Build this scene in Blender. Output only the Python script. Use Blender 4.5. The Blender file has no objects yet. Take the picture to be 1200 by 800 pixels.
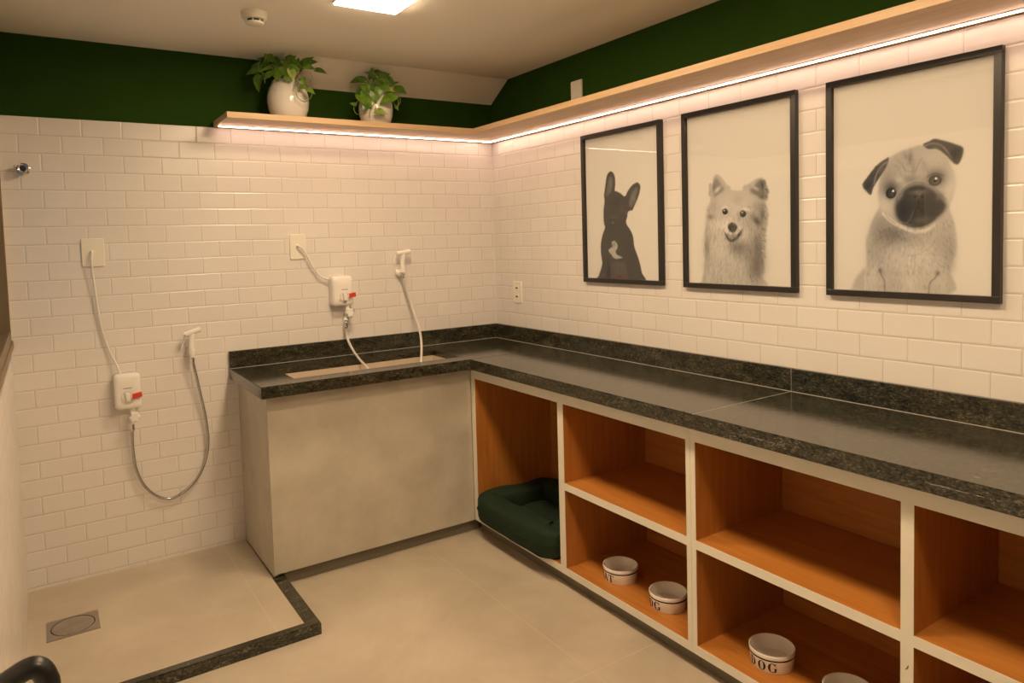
# a pet-grooming room: shower corner, granite bath worktop, cubbyhole cabinets, dog pictures
# shapes of the three printed dog pictures, metres from each frame corner
DOGS={}
DOGS[1]=[
('poly',[(0.0998,0.0013),(0.106,0.0356),(0.1222,0.0657),(0.1334,0.0998),(0.1249,0.1504),(0.1265,0.2011),(0.1404,0.243),(0.1602,0.2801),(0.1522,0.3013),(0.1517,0.3681),(0.1605,0.4093),(0.1564,0.4386),(0.1593,0.4509),(0.1692,0.4916),(0.1763,0.5241),(0.1893,0.5476),(0.2114,0.5561),(0.2315,0.5436),(0.2416,0.5182),(0.2418,0.4857),(0.2375,0.46),(0.254,0.4539),(0.2796,0.4423),(0.3083,0.4258),(0.3261,0.4469),(0.3495,0.469),(0.3779,0.4841),(0.4001,0.4845),(0.413,0.4718),(0.4125,0.4484),(0.3984,0.4142),(0.3753,0.3802),(0.3601,0.3573),(0.3408,0.3543),(0.3269,0.347),(0.3229,0.3272),(0.313,0.3035),(0.3195,0.2872),(0.3384,0.2665),(0.3602,0.23),(0.3668,0.1821),(0.386,0.1423),(0.4017,0.1027),(0.4149,0.0554),(0.4214,0.0097)],0.075,1.0),
('poly',[(0.1932,0.5143),(0.2156,0.5328),(0.2244,0.5035),(0.211,0.4595),(0.186,0.4391),(0.1739,0.4457)],0.17,2.0),
('poly',[(0.3896,0.4619),(0.3935,0.4404),(0.3656,0.395),(0.3537,0.3719),(0.3358,0.3809),(0.3423,0.4123),(0.3658,0.448)],0.19,2.0),
('blob',0.207,0.4885,0.0136,0.028,0,0.26,0.5),
('blob',0.3683,0.4122,0.0158,0.032,0.4,0.27,0.5),
('blob',0.2369,0.3964,0.0565,0.028,0,0.055,0.8),
('blob',0.2225,0.3152,0.0509,0.032,0,0.06,0.8),
('blob',0.2893,0.369,0.0339,0.032,0,0.09,0.5),
('line',[(0.1763,0.4),(0.1944,0.3907),(0.2125,0.388)],0.0039,0.14,0.6),
('line',[(0.283,0.3532),(0.2979,0.3444),(0.3143,0.35)],0.0039,0.16,0.7),
('blob',0.192,0.3941,0.0068,0.004,0,0.03,0.9),
('blob',0.2968,0.3469,0.0068,0.004,0,0.03,0.9),
('blob',0.2197,0.3013,0.0079,0.0032,-0.3,0.35,0.9),
('blob',0.2337,0.3278,0.009,0.0032,0,0.15,0.6),
('line',[(0.1792,0.292),(0.2154,0.2784),(0.2574,0.2811),(0.2872,0.2923)],0.0039,0.04,0.7),
('line',[(0.1662,0.2716),(0.2148,0.2578),(0.2626,0.2565),(0.3123,0.2753)],0.0077,0.055,0.6),
('poly',[(0.2071,0.2026),(0.2291,0.2097),(0.2489,0.1914),(0.2459,0.1709),(0.2336,0.1586),(0.2475,0.1405),(0.2826,0.1283),(0.2589,0.1233),(0.229,0.1223),(0.2053,0.1404),(0.1827,0.1629),(0.2002,0.1753),(0.2162,0.1834)],0.62,1.5),
('blob',0.2226,0.1933,0.0158,0.0128,0,0.3,0.6),
('blob',0.2289,0.3272,0.0339,0.0096,-0.1,0.13,0.6),
('line',[(0.1923,0.3205),(0.2134,0.2949),(0.2215,0.2823)],0.0029,0.15,0.6),
('line',[(0.2665,0.3946),(0.2893,0.369),(0.2912,0.3528)],0.0039,0.14,0.5),
('line',[(0.1816,0.3748),(0.1831,0.3416),(0.1922,0.3164)],0.0039,0.13,0.5),
('poly',[(0.1928,0.0086),(0.1972,0.0755),(0.2161,0.0965),(0.2524,0.1052),(0.2993,0.0975),(0.3137,0.0693),(0.3121,0.0109)],0.115,5),
('line',[(0.1914,0.0837),(0.1864,0.0419),(0.1927,0.0044)],0.0068,0.05,0.7),
('line',[(0.3162,0.0775),(0.3326,0.0455),(0.3259,0.0089)],0.0077,0.05,0.6),
('blob',0.2741,0.0317,0.0317,0.0112,0,(0.13,0.05,0.045),0.7),
('blob',0.1404,0.0407,0.0249,0.032,0,0.11,0.5),
('blob',0.3842,0.0707,0.0204,0.048,0.2,0.09,0.6),
('fur',[(0.1406,0.2514),(0.3324,0.2547),(0.4056,0.0394),(0.1206,0.0147)],500,0.0135,-1.5,0.05,0.13,0.35)]
DOGS[2]=[
('poly',[(0.0906,0.0066),(0.0927,0.0302),(0.0992,0.064),(0.1084,0.1111),(0.1073,0.1511),(0.1054,0.1912),(0.1129,0.2376),(0.1177,0.2773),(0.1206,0.3036),(0.1269,0.3298),(0.1356,0.3556),(0.1442,0.3813),(0.1421,0.4077),(0.1392,0.4341),(0.1558,0.4458),(0.1619,0.4713),(0.1743,0.4831),(0.1903,0.4784),(0.2099,0.4605),(0.2293,0.4365),(0.2463,0.4255),(0.2508,0.4125),(0.2754,0.4069),(0.3056,0.4052),(0.3118,0.4234),(0.3356,0.4296),(0.365,0.4437),(0.3901,0.4494),(0.4078,0.4399),(0.4111,0.4185),(0.4249,0.3932),(0.4177,0.3696),(0.414,0.3456),(0.4193,0.309),(0.4133,0.2667),(0.406,0.2365),(0.4056,0.1998),(0.4017,0.1632),(0.405,0.1264),(0.4032,0.0895),(0.4007,0.0526),(0.4026,0.0169)],0.52,2.0),
('blob',0.267,0.348,0.0869,0.0576,0,0.6,0.8),
('blob',0.2033,0.2678,0.0711,0.0384,0,0.66,0.7),
('blob',0.1857,0.1511,0.0869,0.0896,0,0.6,0.8),
('blob',0.2341,0.2025,0.0869,0.0384,0,0.55,0.6),
('poly',[(0.1675,0.4643),(0.1836,0.4628),(0.204,0.4353),(0.2172,0.4151),(0.1972,0.4005),(0.1688,0.3862),(0.1553,0.4132)],0.34,5),
('blob',0.1814,0.4178,0.0221,0.009,0.6,0.62,0.8),
('blob',0.1891,0.3914,0.0237,0.0064,0.4,0.55,0.6),
('blob',0.1654,0.432,0.0095,0.0192,-0.2,0.27,0.7),
('poly',[(0.3879,0.4417),(0.4049,0.4341),(0.4075,0.4066),(0.4179,0.3877),(0.4071,0.3673),(0.3787,0.3753),(0.3535,0.3862),(0.3427,0.4055),(0.3684,0.425)],0.28,5),
('blob',0.3682,0.4097,0.0205,0.0077,-0.5,0.52,0.8),
('blob',0.3607,0.3796,0.0237,0.0064,-0.3,0.5,0.7),
('blob',0.4019,0.4192,0.0095,0.0218,0.2,0.15,0.8),
('blob',0.3987,0.3709,0.019,0.009,-0.3,0.2,0.7),
('blob',0.1431,0.306,0.0205,0.0128,-0.3,0.3,0.75),
('blob',0.1311,0.3361,0.0111,0.0192,0,0.4,0.6),
('blob',0.1643,0.354,0.0158,0.0256,0,0.45,0.5),
('blob',0.372,0.2805,0.0348,0.0166,-0.7,0.1,0.9),
('blob',0.3995,0.3099,0.0221,0.0448,0,0.26,0.8),
('blob',0.3783,0.3355,0.0316,0.0256,0,0.42,0.6),
('blob',0.3415,0.2879,0.0316,0.032,0,0.4,0.5),
('blob',0.2825,0.3692,0.0316,0.0256,0,0.45,0.5),
('blob',0.2892,0.2901,0.0111,0.0256,-0.1,0.42,0.6),
('blob',0.3344,0.3193,0.0158,0.016,0,0.45,0.5),
('blob',0.2916,0.1732,0.0553,0.0288,-0.1,0.2,0.85),
('blob',0.3252,0.151,0.0632,0.0448,-0.3,0.38,0.6),
('blob',0.3768,0.1756,0.0356,0.0704,0,0.27,0.7),
('blob',0.3688,0.0951,0.0474,0.064,-0.2,0.26,0.7),
('blob',0.1523,0.0983,0.0395,0.0768,-0.1,0.5,0.5),
('blob',0.2406,0.0995,0.0711,0.0512,0,0.52,0.5),
('blob',0.1245,0.1777,0.019,0.0768,0,0.36,0.7),
('blob',0.2202,0.3411,0.0237,0.0064,0.1,0.74,0.8),
('blob',0.3197,0.3294,0.0269,0.0064,-0.25,0.74,0.8),
('blob',0.2541,0.2405,0.049,0.0288,0,0.66,0.85),
('blob',0.2272,0.2734,0.0205,0.0192,0,0.7,0.7),
('blob',0.2851,0.265,0.019,0.0192,0,0.62,0.7),
('blob',0.22,0.3238,0.0166,0.0147,0,0.03,1.0),
('blob',0.3083,0.3106,0.0182,0.016,0,0.03,1.0),
('blob',0.2153,0.3292,0.004,0.0032,0,0.7,1),
('blob',0.3039,0.3171,0.004,0.0032,0,0.7,1),
('line',[(0.2026,0.3292),(0.2201,0.3366),(0.2372,0.3242)],0.0029,0.12,0.6),
('line',[(0.291,0.3152),(0.3084,0.3244),(0.3284,0.3096)],0.0029,0.12,0.6),
('poly',[(0.2332,0.2571),(0.2366,0.2718),(0.2522,0.2776),(0.2722,0.2718),(0.2797,0.2576),(0.2718,0.2413),(0.2564,0.2366),(0.2409,0.2422)],0.05,1.5),
('blob',0.2583,0.2684,0.0095,0.0026,0,0.2,0.7),
('line',[(0.2564,0.2373),(0.2562,0.2277)],0.0036,0.08,0.9),
('poly',[(0.2072,0.2579),(0.2188,0.2382),(0.236,0.2282),(0.2578,0.2245),(0.2809,0.2303),(0.3,0.2443),(0.3084,0.2529),(0.3021,0.2317),(0.2845,0.2112),(0.2652,0.1988),(0.2481,0.1959),(0.2302,0.2058),(0.2187,0.2253)],0.07,2),
('poly',[(0.2305,0.2232),(0.2538,0.2201),(0.2747,0.2235),(0.2653,0.2135),(0.2514,0.2086),(0.2382,0.214)],0.42,1.5),
('line',[(0.2305,0.2251),(0.2538,0.2214),(0.277,0.2247)],0.0021,0.6,0.6),
('line',[(0.1505,0.2531),(0.1871,0.2501),(0.2111,0.2533)],0.0014,0.3,0.35),
('line',[(0.1545,0.2432),(0.187,0.2436),(0.211,0.2481)],0.0014,0.3,0.3),
('fur',[(0.1134,0.2708),(0.4097,0.2608),(0.4005,0.0218),(0.0941,0.0101)],1500,0.0243,-1.6,0.3,0.8,0.6),
('fur',[(0.1274,0.3627),(0.4175,0.3454),(0.413,0.2363),(0.113,0.2443)],700,0.0157,-1.45,0.34,0.78,0.55),
('furedge',[(0.4069,0.34),(0.4193,0.309),(0.4133,0.2667),(0.4074,0.2364),(0.407,0.1998),(0.4025,0.1632),(0.405,0.1264)],160,0.0186,-0.55,0.25,0.6,0.7),
('furedge',[(0.1356,0.3556),(0.1206,0.3036),(0.1129,0.2376),(0.1054,0.1912),(0.1073,0.1511)],90,0.0143,-2.6,0.4,0.7,0.6),
('furedge',[(0.4078,0.4369),(0.4159,0.406),(0.4228,0.3904),(0.4155,0.3607)],60,0.0157,-0.2,0.15,0.45,0.7),
('furedge',[(0.1452,0.4467),(0.1423,0.4207),(0.1419,0.3946)],40,0.0129,-2.9,0.3,0.6,0.6)]
DOGS[3]=[
('poly',[(0.0817,0.0085),(0.0895,0.0316),(0.1004,0.0622),(0.1173,0.0814),(0.1325,0.1003),(0.1438,0.0672),(0.1439,0.0093)],0.5,3),
('poly',[(0.1341,0.0088),(0.1371,0.0744),(0.14,0.1116),(0.14,0.1486),(0.1385,0.193),(0.1475,0.2223),(0.1586,0.2586),(0.1769,0.2942),(0.1986,0.3111),(0.2959,0.2673),(0.3926,0.3101),(0.4052,0.286),(0.4177,0.2488),(0.4241,0.2086),(0.4262,0.1687),(0.4222,0.142),(0.4125,0.1218),(0.409,0.0881),(0.4069,0.0219)],0.5,2),
('blob',0.1771,0.1705,0.0385,0.0852,-0.1,0.4,0.6),
('blob',0.2273,0.2131,0.0631,0.0426,-0.3,0.27,0.75),
('blob',0.1915,0.2501,0.028,0.0426,-0.4,0.36,0.6),
('blob',0.3161,0.1972,0.049,0.0284,0.2,0.42,0.5),
('blob',0.2964,0.1346,0.0911,0.0497,0,0.6,0.7),
('blob',0.3871,0.1825,0.035,0.0781,0,0.44,0.6),
('blob',0.3615,0.2305,0.042,0.0284,0.5,0.5,0.5),
('blob',0.4061,0.1419,0.021,0.071,0,0.38,0.5),
('blob',0.1625,0.0677,0.0245,0.0568,0,0.6,0.6),
('blob',0.2832,0.057,0.0561,0.0497,0,0.62,0.6),
('blob',0.3816,0.0671,0.0245,0.0568,0,0.55,0.6),
('blob',0.2382,0.0555,0.028,0.0497,0,0.48,0.5),
('poly',[(0.1804,0.3591),(0.1827,0.3301),(0.1914,0.2971),(0.2094,0.271),(0.2377,0.2485),(0.2689,0.2368),(0.3027,0.2281),(0.3291,0.2315),(0.3563,0.2477),(0.3816,0.269),(0.4001,0.2963),(0.4123,0.3222),(0.4206,0.3581),(0.4179,0.3947),(0.4092,0.422),(0.3992,0.4429),(0.3803,0.4704),(0.3485,0.4925),(0.3213,0.5007),(0.2882,0.4953),(0.2543,0.487),(0.2266,0.4748),(0.209,0.4569),(0.1948,0.4298),(0.184,0.3949)],0.5,1.8),
('blob',0.2613,0.4582,0.0561,0.0284,0.3,0.44,0.6),
('blob',0.3603,0.4472,0.042,0.0355,-0.4,0.54,0.6),
('blob',0.4047,0.3627,0.0245,0.0568,-0.1,0.62,0.7),
('blob',0.3737,0.3248,0.028,0.0284,0,0.52,0.5),
('blob',0.2021,0.3145,0.021,0.0355,0.4,0.6,0.7),
('blob',0.2126,0.4067,0.021,0.0426,-0.2,0.4,0.6),
('line',[(0.1986,0.2859),(0.2271,0.2574),(0.2655,0.2348),(0.3027,0.2218),(0.3324,0.2259),(0.3582,0.2429)],0.0113,0.66,0.85),
('blob',0.285,0.4625,0.0084,0.0241,-0.05,0.22,0.6),
('blob',0.2694,0.4712,0.007,0.0156,0.3,0.3,0.5),
('blob',0.2952,0.4269,0.007,0.0284,0,0.34,0.5),
('line',[(0.244,0.4601),(0.2613,0.4408),(0.2696,0.419)],0.0042,0.32,0.5),
('line',[(0.3215,0.4584),(0.3097,0.4391),(0.3019,0.4158)],0.0042,0.34,0.5),
('line',[(0.2648,0.4299),(0.2852,0.4175),(0.3072,0.4243)],0.0042,0.34,0.45),
('blob',0.2853,0.3932,0.028,0.0142,0,0.3,0.6),
('poly',[(0.2167,0.4717),(0.1983,0.4652),(0.1781,0.4531),(0.1591,0.4333),(0.1399,0.4097),(0.1249,0.3882),(0.1369,0.3682),(0.1555,0.3507),(0.1629,0.3713),(0.1738,0.39),(0.1912,0.4158),(0.2083,0.4427)],0.13,1.5),
('line',[(0.2097,0.4568),(0.1911,0.4445),(0.1753,0.4209),(0.1665,0.3892)],0.0049,0.34,0.75),
('blob',0.1912,0.4373,0.0112,0.0185,-0.6,0.22,0.6),
('blob',0.1459,0.3836,0.0112,0.0185,-0.5,0.07,0.8),
('poly',[(0.3246,0.5016),(0.342,0.5089),(0.3612,0.5144),(0.3914,0.5036),(0.4221,0.4897),(0.4433,0.4739),(0.4405,0.4501),(0.4316,0.4288),(0.4183,0.4289),(0.4041,0.4457),(0.3854,0.4658),(0.3652,0.4816),(0.3473,0.4825),(0.3357,0.4873)],0.14,1.5),
('line',[(0.3292,0.4949),(0.3504,0.501),(0.3758,0.4937),(0.3947,0.4733),(0.4102,0.4483)],0.0042,0.36,0.7),
('blob',0.4193,0.4605,0.0182,0.0213,-0.6,0.06,0.8),
('blob',0.3664,0.4902,0.021,0.0085,-0.3,0.2,0.6),
('blob',0.2233,0.3667,0.0322,0.0327,0.6,0.12,0.85),
('blob',0.3638,0.3896,0.0392,0.0327,-0.1,0.15,0.85),
('blob',0.2512,0.3941,0.014,0.0099,-0.5,0.55,0.75),
('blob',0.325,0.4068,0.0126,0.0156,-0.2,0.5,0.6),
('blob',0.2234,0.3524,0.0203,0.0213,0,0.035,1),
('blob',0.2269,0.35,0.0126,0.0128,0,0.14,0.7),
('blob',0.2311,0.359,0.0042,0.0043,0,0.85,1),
('blob',0.3619,0.3823,0.0224,0.0199,0,0.05,1),
('blob',0.3632,0.3809,0.0147,0.0142,0,0.24,0.75),
('blob',0.3619,0.3823,0.007,0.0071,0,0.03,1),
('blob',0.3644,0.3889,0.0042,0.0035,0,0.85,1),
('line',[(0.2057,0.3394),(0.2213,0.3291),(0.2409,0.337)],0.0028,0.36,0.6),
('line',[(0.3428,0.369),(0.362,0.3621),(0.3828,0.3725)],0.0028,0.42,0.6),
('line',[(0.3381,0.3967),(0.3605,0.4054),(0.3858,0.3963)],0.0028,0.06,0.7),
('poly',[(0.2941,0.3744),(0.3186,0.3751),(0.3415,0.3651),(0.3672,0.3454),(0.3894,0.3184),(0.397,0.2978),(0.3816,0.2731),(0.3563,0.2511),(0.3304,0.2369),(0.3027,0.2337),(0.2743,0.243),(0.2537,0.2543),(0.2397,0.2754),(0.2354,0.3054),(0.2423,0.3334),(0.2602,0.3568),(0.2779,0.3694)],0.1,3),
('line',[(0.2465,0.3331),(0.263,0.3615),(0.2954,0.3798),(0.3252,0.3773),(0.3608,0.3561),(0.3938,0.3201)],0.0063,0.3,0.75),
('line',[(0.2424,0.3228),(0.2383,0.2982),(0.2467,0.2659),(0.262,0.2511),(0.279,0.254),(0.2904,0.2745),(0.2958,0.2882)],0.0028,0.26,0.6),
('blob',0.2653,0.2932,0.0238,0.0355,-0.2,0.06,0.8),
('blob',0.3547,0.2988,0.0308,0.027,-0.2,0.075,0.8),
('blob',0.3122,0.3371,0.0224,0.0142,0,0.17,0.7),
('blob',0.3009,0.3351,0.0056,0.0043,0,0.03,0.8),
('blob',0.3234,0.3336,0.0056,0.0043,0,0.03,0.8),
('line',[(0.3122,0.3253),(0.3104,0.3013),(0.2958,0.2812)],0.0028,0.03,0.8),
('line',[(0.3104,0.3013),(0.3289,0.2831),(0.3613,0.2747),(0.3834,0.2804)],0.0028,0.04,0.7),
('blob',0.3192,0.258,0.0252,0.0114,0.1,0.18,0.7),
('line',[(0.262,0.249),(0.296,0.2381),(0.3291,0.2418),(0.3613,0.2591)],0.0035,0.04,0.8),
('blob',0.3075,0.3498,0.0035,0.0021,0,0.4,0.7),
('blob',0.3155,0.3424,0.0035,0.0021,0,0.36,0.7),
('blob',0.322,0.3488,0.0028,0.0021,0,0.36,0.6),
('line',[(0.2022,0.2893),(0.2165,0.2671),(0.2377,0.2499)],0.0035,0.3,0.6),
('blob',0.2548,0.3396,0.007,0.0213,-0.5,0.3,0.6),
('blob',0.3768,0.3313,0.0154,0.0099,0.6,0.24,0.6),
('blob',0.3121,0.3495,0.028,0.0071,0,0.26,0.6),
('line',[(0.2951,0.4545),(0.315,0.4523),(0.3281,0.4406)],0.0035,0.38,0.5),
('line',[(0.2372,0.4433),(0.2511,0.4243),(0.258,0.4061)],0.0042,0.36,0.5),
('blob',0.3314,0.43,0.0098,0.0213,0.3,0.4,0.5),
('blob',0.2372,0.4186,0.0098,0.0156,-0.5,0.42,0.5),
('line',[(0.296,0.2325),(0.3227,0.2109),(0.3616,0.2237)],0.0042,0.4,0.5),
('line',[(0.2414,0.17),(0.2896,0.1416),(0.349,0.1692)],0.0042,0.44,0.5),
('line',[(0.1845,0.0976),(0.1932,0.0759),(0.2027,0.0543),(0.2027,0.0143)],0.0049,0.22,0.7),
('line',[(0.3738,0.0907),(0.3624,0.0699),(0.3483,0.0557),(0.3446,0.021)],0.0049,0.24,0.7),
('line',[(0.134,0.0743),(0.1371,0.0447),(0.1356,0.0111)],0.0042,0.66,0.6),
('blob',0.1888,0.0918,0.0084,0.0099,0,0.2,0.6),
('blob',0.3719,0.0873,0.0084,0.0099,0,0.2,0.6),
('fur',[(0.1474,0.237),(0.4177,0.2554),(0.4187,0.1085),(0.1438,0.1042)],900,0.0127,-1.5,0.3,0.7,0.55),
('fur',[(0.14,0.1116),(0.4094,0.1151),(0.4057,0.0239),(0.1363,0.0111)],500,0.0141,-1.57,0.4,0.74,0.45),
('fur',[(0.2196,0.477),(0.3854,0.4645),(0.4109,0.3422),(0.1913,0.3583)],350,0.0063,-1.3,0.32,0.66,0.4)]
import bpy, bmesh, math, random
import numpy as np
from mathutils import Vector, Matrix
R = random.Random(7)
SC = bpy.context.scene
COL = SC.collection

# ---------------------------------------------------------------- helpers
class MB:
    """collects shapes in world coordinates, then links them as one mesh object"""
    def __init__(self): self.bm = bmesh.new()
    def box(self, x0, x1, y0, y1, z0, z1, bev=0.0, seg=2):
        t = bmesh.new()
        r = bmesh.ops.create_cube(t, size=1)
        for v in t.verts:
            v.co = Vector(((x0+x1)/2+v.co.x*(x1-x0), (y0+y1)/2+v.co.y*(y1-y0), (z0+z1)/2+v.co.z*(z1-z0)))
        if bev: bmesh.ops.bevel(t, geom=list(t.edges), offset=bev, segments=seg, affect='EDGES', profile=.5)
        return self.join(t)
    def join(self, t, M=None):
        if M is not None: bmesh.ops.transform(t, matrix=M, verts=t.verts)
        me = bpy.data.meshes.new('tmp'); t.to_mesh(me); t.free()
        self.bm.from_mesh(me); bpy.data.meshes.remove(me); return self
    def lathe(self, prof, M=None, n=40, closed=False):
        t = bmesh.new(); rings = []
        for (r, z) in prof:
            if r < 1e-6: rings.append([t.verts.new((0, 0, z))])
            else: rings.append([t.verts.new((r*math.cos(2*math.pi*k/n), r*math.sin(2*math.pi*k/n), z)) for k in range(n)])
        for a, b in zip(rings, rings[1:] + ([rings[0]] if closed else [])):
            for k in range(n):
                l = (k+1) % n
                if len(a) == 1 and len(b) == 1: break
                if len(a) == 1: t.faces.new((a[0], b[l], b[k]))
                elif len(b) == 1: t.faces.new((a[k], a[l], b[0]))
                else: t.faces.new((a[k], a[l], b[l], b[k]))
        bmesh.ops.recalc_face_normals(t, faces=t.faces)
        return self.join(t, M)
    def tube(self, pts, rad, n=12, smooth=True, sub=6):
        P = spline([Vector(p) for p in pts], sub) if smooth else [Vector(p) for p in pts]
        rr = rad if callable(rad) else (lambda u: rad)
        t = bmesh.new(); rings = []; up = None
        for i, p in enumerate(P):
            d = (P[min(i+1, len(P)-1)] - P[max(i-1, 0)]).normalized()
            if up is None:
                up = d.orthogonal().normalized()
            up = (up - d*up.dot(d)).normalized(); s = d.cross(up)
            r = rr(i/(len(P)-1))
            rings.append([t.verts.new(p + (up*math.cos(2*math.pi*k/n) + s*math.sin(2*math.pi*k/n))*r) for k in range(n)])
        for a, b in zip(rings, rings[1:]):
            for k in range(n): t.faces.new((a[k], a[(k+1) % n], b[(k+1) % n], b[k]))
        t.faces.new(rings[0][::-1]); t.faces.new(rings[-1])
        bmesh.ops.recalc_face_normals(t, faces=t.faces)
        return self.join(t)
    def loft(self, rings, cap=True):
        t = bmesh.new(); vr = [[t.verts.new(p) for p in r] for r in rings]; n = len(vr[0])
        for a, b in zip(vr, vr[1:]):
            for k in range(n): t.faces.new((a[k], a[(k+1) % n], b[(k+1) % n], b[k]))
        if cap: t.faces.new(vr[0][::-1]); t.faces.new(vr[-1])
        bmesh.ops.recalc_face_normals(t, faces=t.faces)
        return self.join(t)
    def prism(self, poly, vec):
        t = bmesh.new(); v = [t.verts.new(p) for p in poly]; f = t.faces.new(v)
        r = bmesh.ops.extrude_face_region(t, geom=[f])
        bmesh.ops.translate(t, vec=vec, verts=[x for x in r['geom'] if isinstance(x, bmesh.types.BMVert)])
        bmesh.ops.recalc_face_normals(t, faces=t.faces)
        return self.join(t)
    def build(self, name, mat, parent=None, at=None, smooth=None):
        return link(name, self.bm, mat, parent, at, smooth)

def spline(P, sub):
    out = []
    for i in range(len(P)-1):
        p0, p1, p2, p3 = P[max(i-1, 0)], P[i], P[i+1], P[min(i+2, len(P)-1)]
        for k in range(sub):
            t = k/sub
            out.append(.5*((2*p1) + (p2-p0)*t + (2*p0-5*p1+4*p2-p3)*t*t + (3*p1-p0-3*p2+p3)*t**3))
    out.append(P[-1]); return out

def wloc(o):
    v = Vector((0, 0, 0))
    while o: v += o.location; o = o.parent
    return v

def link(name, bm, mat, parent=None, at=None, smooth=None):
    me = bpy.data.meshes.new(name)
    if at is None:
        if parent: at = wloc(parent)
        else:
            xs = [v.co for v in bm.verts]
            at = Vector(((min(c.x for c in xs)+max(c.x for c in xs))/2, (min(c.y for c in xs)+max(c.y for c in xs))/2, min(c.z for c in xs)))
    at = Vector(at)
    bmesh.ops.translate(bm, vec=-at, verts=bm.verts)
    bm.to_mesh(me); bm.free()
    o = bpy.data.objects.new(name, me); COL.objects.link(o)
    o.location = at
    if parent: o.parent = parent; o.location = at - wloc(parent)
    me.materials.append(mat)
    if smooth is not None:
        for p in me.polygons: p.use_smooth = True
        if smooth < 3: me.set_sharp_from_angle(angle=smooth)
    return o

def tag(o, label=None, cat=None, group=None, kind=None):
    if label: o['label'] = label
    if cat: o['category'] = cat
    if group: o['group'] = group
    if kind: o['kind'] = kind
    return o

def thing(name, label, cat, at, group=None):
    o = bpy.data.objects.new(name, None); COL.objects.link(o); o.location = at; o.empty_display_size = .05
    return tag(o, label, cat, group)

# ---------------------------------------------------------------- materials
def mat(name, col=(.8, .8, .8), rough=.5, metal=0.0, spec=.5, coat=0.0):
    m = bpy.data.materials.new(name); m.use_nodes = True
    b = m.node_tree.nodes['Principled BSDF']
    b.inputs['Base Color'].default_value = (*col, 1); b.inputs['Roughness'].default_value = rough
    b.inputs['Metallic'].default_value = metal; b.inputs['Specular IOR Level'].default_value = spec
    b.inputs['Coat Weight'].default_value = coat
    return m
def N(m, t, **kw):
    n = m.node_tree.nodes.new(t)
    for k, v in kw.items():
        if k in n.inputs: n.inputs[k].default_value = v
        else: setattr(n, k, v)
    return n
def L(m, a, b): m.node_tree.links.new(a, b)
def bsdf(m): return m.node_tree.nodes['Principled BSDF']
def ramp(m, stops):
    r = N(m, 'ShaderNodeValToRGB'); e = r.color_ramp.elements
    while len(e) < len(stops): e.new(.5)
    for q, (p, c) in zip(e, stops): q.position = p; q.color = (*c, 1)
    return r
def noise_mat(name, stops, scale=5, detail=6, rough=.5, stretch=(1, 1, 1), bump=0.0, bscale=None, spec=.5, coat=0, distort=0.0, rdetail=.55):
    m = mat(name, rough=rough, spec=spec, coat=coat)
    tc = N(m, 'ShaderNodeTexCoord'); mp = N(m, 'ShaderNodeMapping'); mp.inputs['Scale'].default_value = stretch
    L(m, tc.outputs['Object'], mp.inputs['Vector'])
    n = N(m, 'ShaderNodeTexNoise', Scale=scale, Detail=detail, Distortion=distort, Roughness=rdetail)
    L(m, mp.outputs[0], n.inputs['Vector'])
    r = ramp(m, stops); L(m, n.outputs['Fac'], r.inputs[0]); L(m, r.outputs[0], bsdf(m).inputs['Base Color'])
    if bump:
        n2 = N(m, 'ShaderNodeTexNoise', Scale=bscale or scale*4, Detail=4)
        L(m, mp.outputs[0], n2.inputs['Vector'])
        bp = N(m, 'ShaderNodeBump', Strength=bump, Distance=.002); L(m, n2.outputs['Fac'], bp.inputs['Height'])
        L(m, bp.outputs[0], bsdf(m).inputs['Normal'])
    return m

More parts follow.
